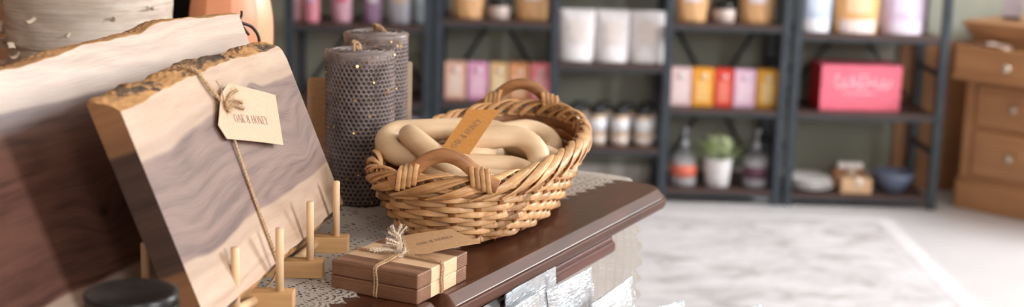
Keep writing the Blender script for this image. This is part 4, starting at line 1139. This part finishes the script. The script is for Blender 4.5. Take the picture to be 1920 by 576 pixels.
for k in range(120):
    a = R.uniform(0, 2 * PI); el = R.uniform(.1, 1.3); L = R.uniform(.035, .078); base = Vector((.02 * math.cos(a), .02 * math.sin(a), .09))
    d = Vector((math.cos(a) * math.cos(el), math.sin(a) * math.cos(el) * .75, math.sin(el))); tip = base + d * L + Vector((0, 0, .01)); side = d.cross(Vector((0, 0, 1))).normalized(); nn = side.cross(d).normalized()
    wl_ = R.uniform(.011, .020); ll = R.uniform(.022, .036)
    mb_pts = []
    vs = [tip - d * ll * .4]; 
    for q in (.25, .55, .85):
        ww = wl_ * math.sin(q * PI) ** .7; vs += [tip - d * ll * .4 + d * ll * q - side * ww + nn * .003, tip - d * ll * .4 + d * ll * q + side * ww + nn * .003]
    vs.append(tip + d * ll * .6)
    lf.add(vs, [(0, 1, 2), (1, 3, 4, 2), (3, 5, 6, 4), (5, 7, 6)], 0, True)
    if k % 4 == 0: lf.tube([base - Vector((0, 0, .01)), tip - d * ll * .4], .0012, 5, mi=1)
lm = mottled('pale_leaf', (172, 190, 138), (216, 224, 184), 30, .5); lm.node_tree.nodes
obj('foliage', lf, [lm, mottled('stem_green', (96, 120, 74), (116, 140, 90), 30, .6)], plant, flip=False)
# right unit, top row
for pa, pb, c, p, b_, nm in ((1500, 1566, (190, 204, 228), (206, 216, 236), (232, 232, 238), 'pale blue pouch at the left'), (1568, 1656, (236, 178, 116), (240, 204, 164), (240, 226, 220), 'orange pouch in the middle'), (1658, 1744, (220, 198, 224), (228, 212, 234), (232, 220, 236), 'lilac pouch at the right')):
    stand_pouch(nm + ' of the top row over the pink box', pa + 2, pb - 2, .629, c, .19, p, band=b_, group='pouches over the pink box', taper=.08, y=5.03, d=.09)
carton('dark violet carton behind the pale blue pouch', 1490, 1520, .629, (92, 84, 110), .16, (130, 116, 140), y=5.17)
carton('terracotta carton behind the lilac pouch', 1655, 1700, .629, (214, 132, 110), .14, (222, 150, 128), y=5.17)
# pink box
xa, xb = px_x(1538, 170, 5.06), px_x(1690, 170, 5.06)
pk = thing('gift_box', 'large pink box with white script lettering on the right shelf', 'box', ((xa + xb) / 2, 5.06, .3502), .05)
w = xb - xa
obj('box', MB().box((-w / 2, 0, 0), (w / 2, .16, .163), .0015), pm((242, 116, 138), .45), pk)
obj('side_panel', MB().box((-w / 2 - .0008, .002, .002), (-w / 2 + .0002, .158, .161)), pm((206, 44, 48), .45), pk)['label'] = 'red side panel'
sc_ = MB(); pts = []
for i in range(160):
    q = i / 159; x = -w * .34 + w * .68 * q + .008 * math.sin(q * 44 + 1.2); z = .098 + .016 * math.sin(q * 44) + (.014 if (i % 53) < 10 else 0); pts.append((x, -.0014, z))
sc_.tube(pts, .0036, 6, sx=.3)
sc_.box((-w * .22, -.0014, .060), (w * .16, -.0002, .064)); sc_.box((-w * .04, -.0014, .124), (w * .08, -.0002, .129))
obj('lettering', sc_, pm((250, 200, 212), .5), pk)
obj('clasp', MB().lathe([(.0001, 0), (.009, 0), (.009, .004), (.0001, .006)], 20, mat=Matrix.Translation((w / 2, .03, .085)) @ Matrix.Rotation(PI / 2, 4, 'Y')), pm((216, 214, 216), .2), pk)
# plates, small box, bowl
x = px_x(1520, 345, 5.10)
for k in range(3):
    rr = .088 - .004 * k
    tag(obj('plate', MB().lathe([(.0001, 0), (rr * .62, 0), (rr * .7, .003), (rr, .014), (rr, .0165), (rr * .97, .0168), (rr * .66, .006), (.0001, .0055)], 48), pm((238, 234, 232), .3), loc=(x - .004 * k, 5.11 + .004 * k, .0492 + .0118 * k)),
        'white plate on the bottom right shelf, %s of the stack of three' % ('bottom', 'middle', 'top')[k], 'plate', 'stacked white plates')
x = px_x(1600, 345, 5.07)
carton('small kraft box on the bottom shelf between plates and bowl', 1579, 1637, .048, (216, 176, 136), .052, (222, 184, 146), y=5.03, name='kraft_box', cat='box')
carton('brown box with white packets behind the small kraft box', 1562, 1622, .048, (150, 104, 66), .068, (160, 112, 74), y=5.125, name='open_box', cat='box')
for k, dx in enumerate((-.03, .002, .032)):
    tag(obj('soap_packet', MB().box((-.015, -.018, 0), (.015, .018, .022), .005, 3), pm((236, 230, 226), .6), loc=(px_x(1592, 320, 5.15) + dx, 5.15, .1184)), 'white packet on the brown box, %s of three behind the kraft box' % ('left', 'middle', 'right')[k], 'packet', 'white packets on the brown box')
x = px_x(1676, 345, 5.09); rr = .076
tag(obj('bowl', MB().lathe([(.0001, 0), (.034, 0), (.036, .004), (.058, .028), (rr - .003, .058), (rr, .071), (rr - .004, .072), (rr - .009, .058), (.05, .026), (.0001, .01)], 48), pm((110, 122, 148), .35), loc=(x, 5.10, .0492)), 'blue grey bowl at the right end of the bottom shelf', 'bowl')

# ------------------------------------------------------------------ dresser in the corner and brown cabinet behind it
DP = Vector((1.617, 5.069, 0)); da = math.atan2(-.69, .72)
dres = thing('oak_dresser', 'honey oak chest of drawers with its top drawer pulled out, in the right corner', 'dresser', DP, da)
DW = .92; DD_ = .37
obj('carcass', MB().box((.012, .012, .10), (DW - .012, DD_, .665), .004), MAT['oak'], dres)
obj('plinth', MB().box((0, 0, 0), (DW, DD_, .108), .006).box((.004, .004, .105), (DW - .004, DD_, .122), .006), MAT['oak'], dres)
obj('top', MB().box((-.012, -.03, .665), (DW + .012, DD_, .688), .007, 3).box((.0, -.015, .640), (DW, DD_, .667), .008, 3), MAT['oak'], dres)
obj('pilaster', MB().box((.012, .002, .12), (.05, .02, .48), .004), MAT['oak'], dres); obj('pilaster', MB().box((DW - .05, .002, .12), (DW - .012, .02, .48), .004), MAT['oak'], dres)
kn = mottled('pale_knob', (176, 162, 146), (206, 194, 180), 40, .12, metal=.4)
for z0, z1, pull, x0 in ((.485, .605, .085, .0), (.318, .468, .0, .058), (.135, .300, .0, .058)):
    mb = MB().box((x0, -.004 - pull, z0), (DW - x0, .016 - pull, z1), .007, 3)
    if pull == 0: mb.box((x0 + .03, -.007, z0 + .03), (DW - x0 - .03, -.003, z1 - .03), .003)
    else:
        mb.box((.03, -pull + .016, z0 + .01), (.045, .2, z1 - .02)); mb.box((DW - .045, -pull + .016, z0 + .01), (DW - .03, .2, z1 - .02)); mb.box((.03, -pull + .016, z0 + .008), (DW - .03, .2, z0 + .014))
        mb.box((.0, -pull - .009, z0), (DW, -pull - .003, z0 + .02), .003)
    d_ = obj('drawer', mb, MAT['oak'], dres)
    for kx_ in (.205, DW - .205):
        obj('knob', MB().lathe([(.0001, 0), (.008, 0), (.006, .008), (.014, .018), (.015, .024), (.010, .030), (.0001, .031)], 24, mat=Matrix.Translation((kx_, -.005 - pull, (z0 + z1) / 2)) @ Matrix.Rotation(PI / 2, 4, 'X')), kn, d_)
pp = Matrix.Translation(DP) @ Matrix.Rotation(da, 4, 'Z')
cl = MB().grid(lambda u, v: pp @ Vector((.05 + .13 * u, -.075 + .07 * v, .604 + .016 * math.sin(u * PI) * (1 - .3 * v) + .004 * math.sin(u * 9 + v * 7))), 12, 8)
cl.grid(lambda u, v: pp @ Vector((.05 + .13 * u, -.075 + .07 * v, .596 + .004 * math.sin(u * 9 + v * 7))), 12, 8)
tag(obj('white_cloth', cl, pm((236, 216, 204), .8)), 'white folded cloth peeking out of the open top drawer', 'cloth')
def easel_frame(label, dx, dy, ang, w, h, face, name='framed_card', stand_=True):
    m = pp @ Matrix.Translation((dx, dy, .6882)) @ Matrix.Rotation(ang, 4, 'Z')
    r_ = thing(name, label, 'picture frame', mat=m)
    t_ = Matrix.Translation((0, 0, .012)) @ Matrix.Rotation(-.22, 4, 'X')
    obj('picture', MB().box((-w / 2, 0, 0), (w / 2, .006, h), .001, mat=t_), pm(face, .4), r_)
    if stand_:
        e_ = MB()
        for sx_ in (-w * .48, w * .48): e_.box((sx_ - .009, -.012, -.012), (sx_ + .009, .0, h * .8), .002, mat=t_); e_.box((sx_ - .009, -.03, -.012), (sx_ + .009, .0, .0), .002, mat=t_)
        e_.box((-.008, .04, 0), (.008, .05, h * .7), .001, mat=Matrix.Translation((0, .05, 0)) @ Matrix.Rotation(.25, 4, 'X'))
        obj('easel', e_, pm((222, 172, 136), .5), r_)
    else:
        obj('backrest', MB().box((-w * .4, .004, -.010), (w * .4, .05, .02), .002, mat=t_), MAT['black_lid'], r_)
easel_frame('pale card on a light wood easel standing on the dresser', .235, .07, .05, .085, .14, (228, 218, 230))
easel_frame('grey picture in dark stand at the left end of the dresser top', .10, .12, .35, .07, .13, (170, 158, 164), 'small_picture', False)
easel_frame('grey picture behind the light wood easel farther along the dresser', .40, .13, 0, .09, .13, (196, 190, 196), 'small_picture', False)
bc_ = thing('side_cabinet', 'plain brown wooden cabinet against the wall behind the right shelf unit', 'cabinet', (1.455, 5.344, 0))
obj('carcass', MB().box((0, -.002, 0), (.35, .014, .56), .003), MAT['oak'], bc_)
obj('top', MB().box((-.006, -.004, .56), (.356, .014, .575), .003), MAT['oak'], bc_)

# ------------------------------------------------------------------ light and colour
wd = bpy.data.worlds.new('world'); S.world = wd; wd.use_nodes = True
bg = wd.node_tree.nodes['Background']; bg.inputs[0].default_value = (1.0, .985, .97, 1); bg.inputs[1].default_value = .8
S.view_settings.view_transform = 'Standard'; S.view_settings.look = 'None'; S.view_settings.gamma = 1.0; S.view_settings.exposure = 0.17; S.view_settings.use_curve_mapping = False
S.cycles.use_denoising = True
S.cycles.max_bounces = 8; S.cycles.diffuse_bounces = 4; S.cycles.transmission_bounces = 6; S.cycles.sample_clamp_indirect = 6.0
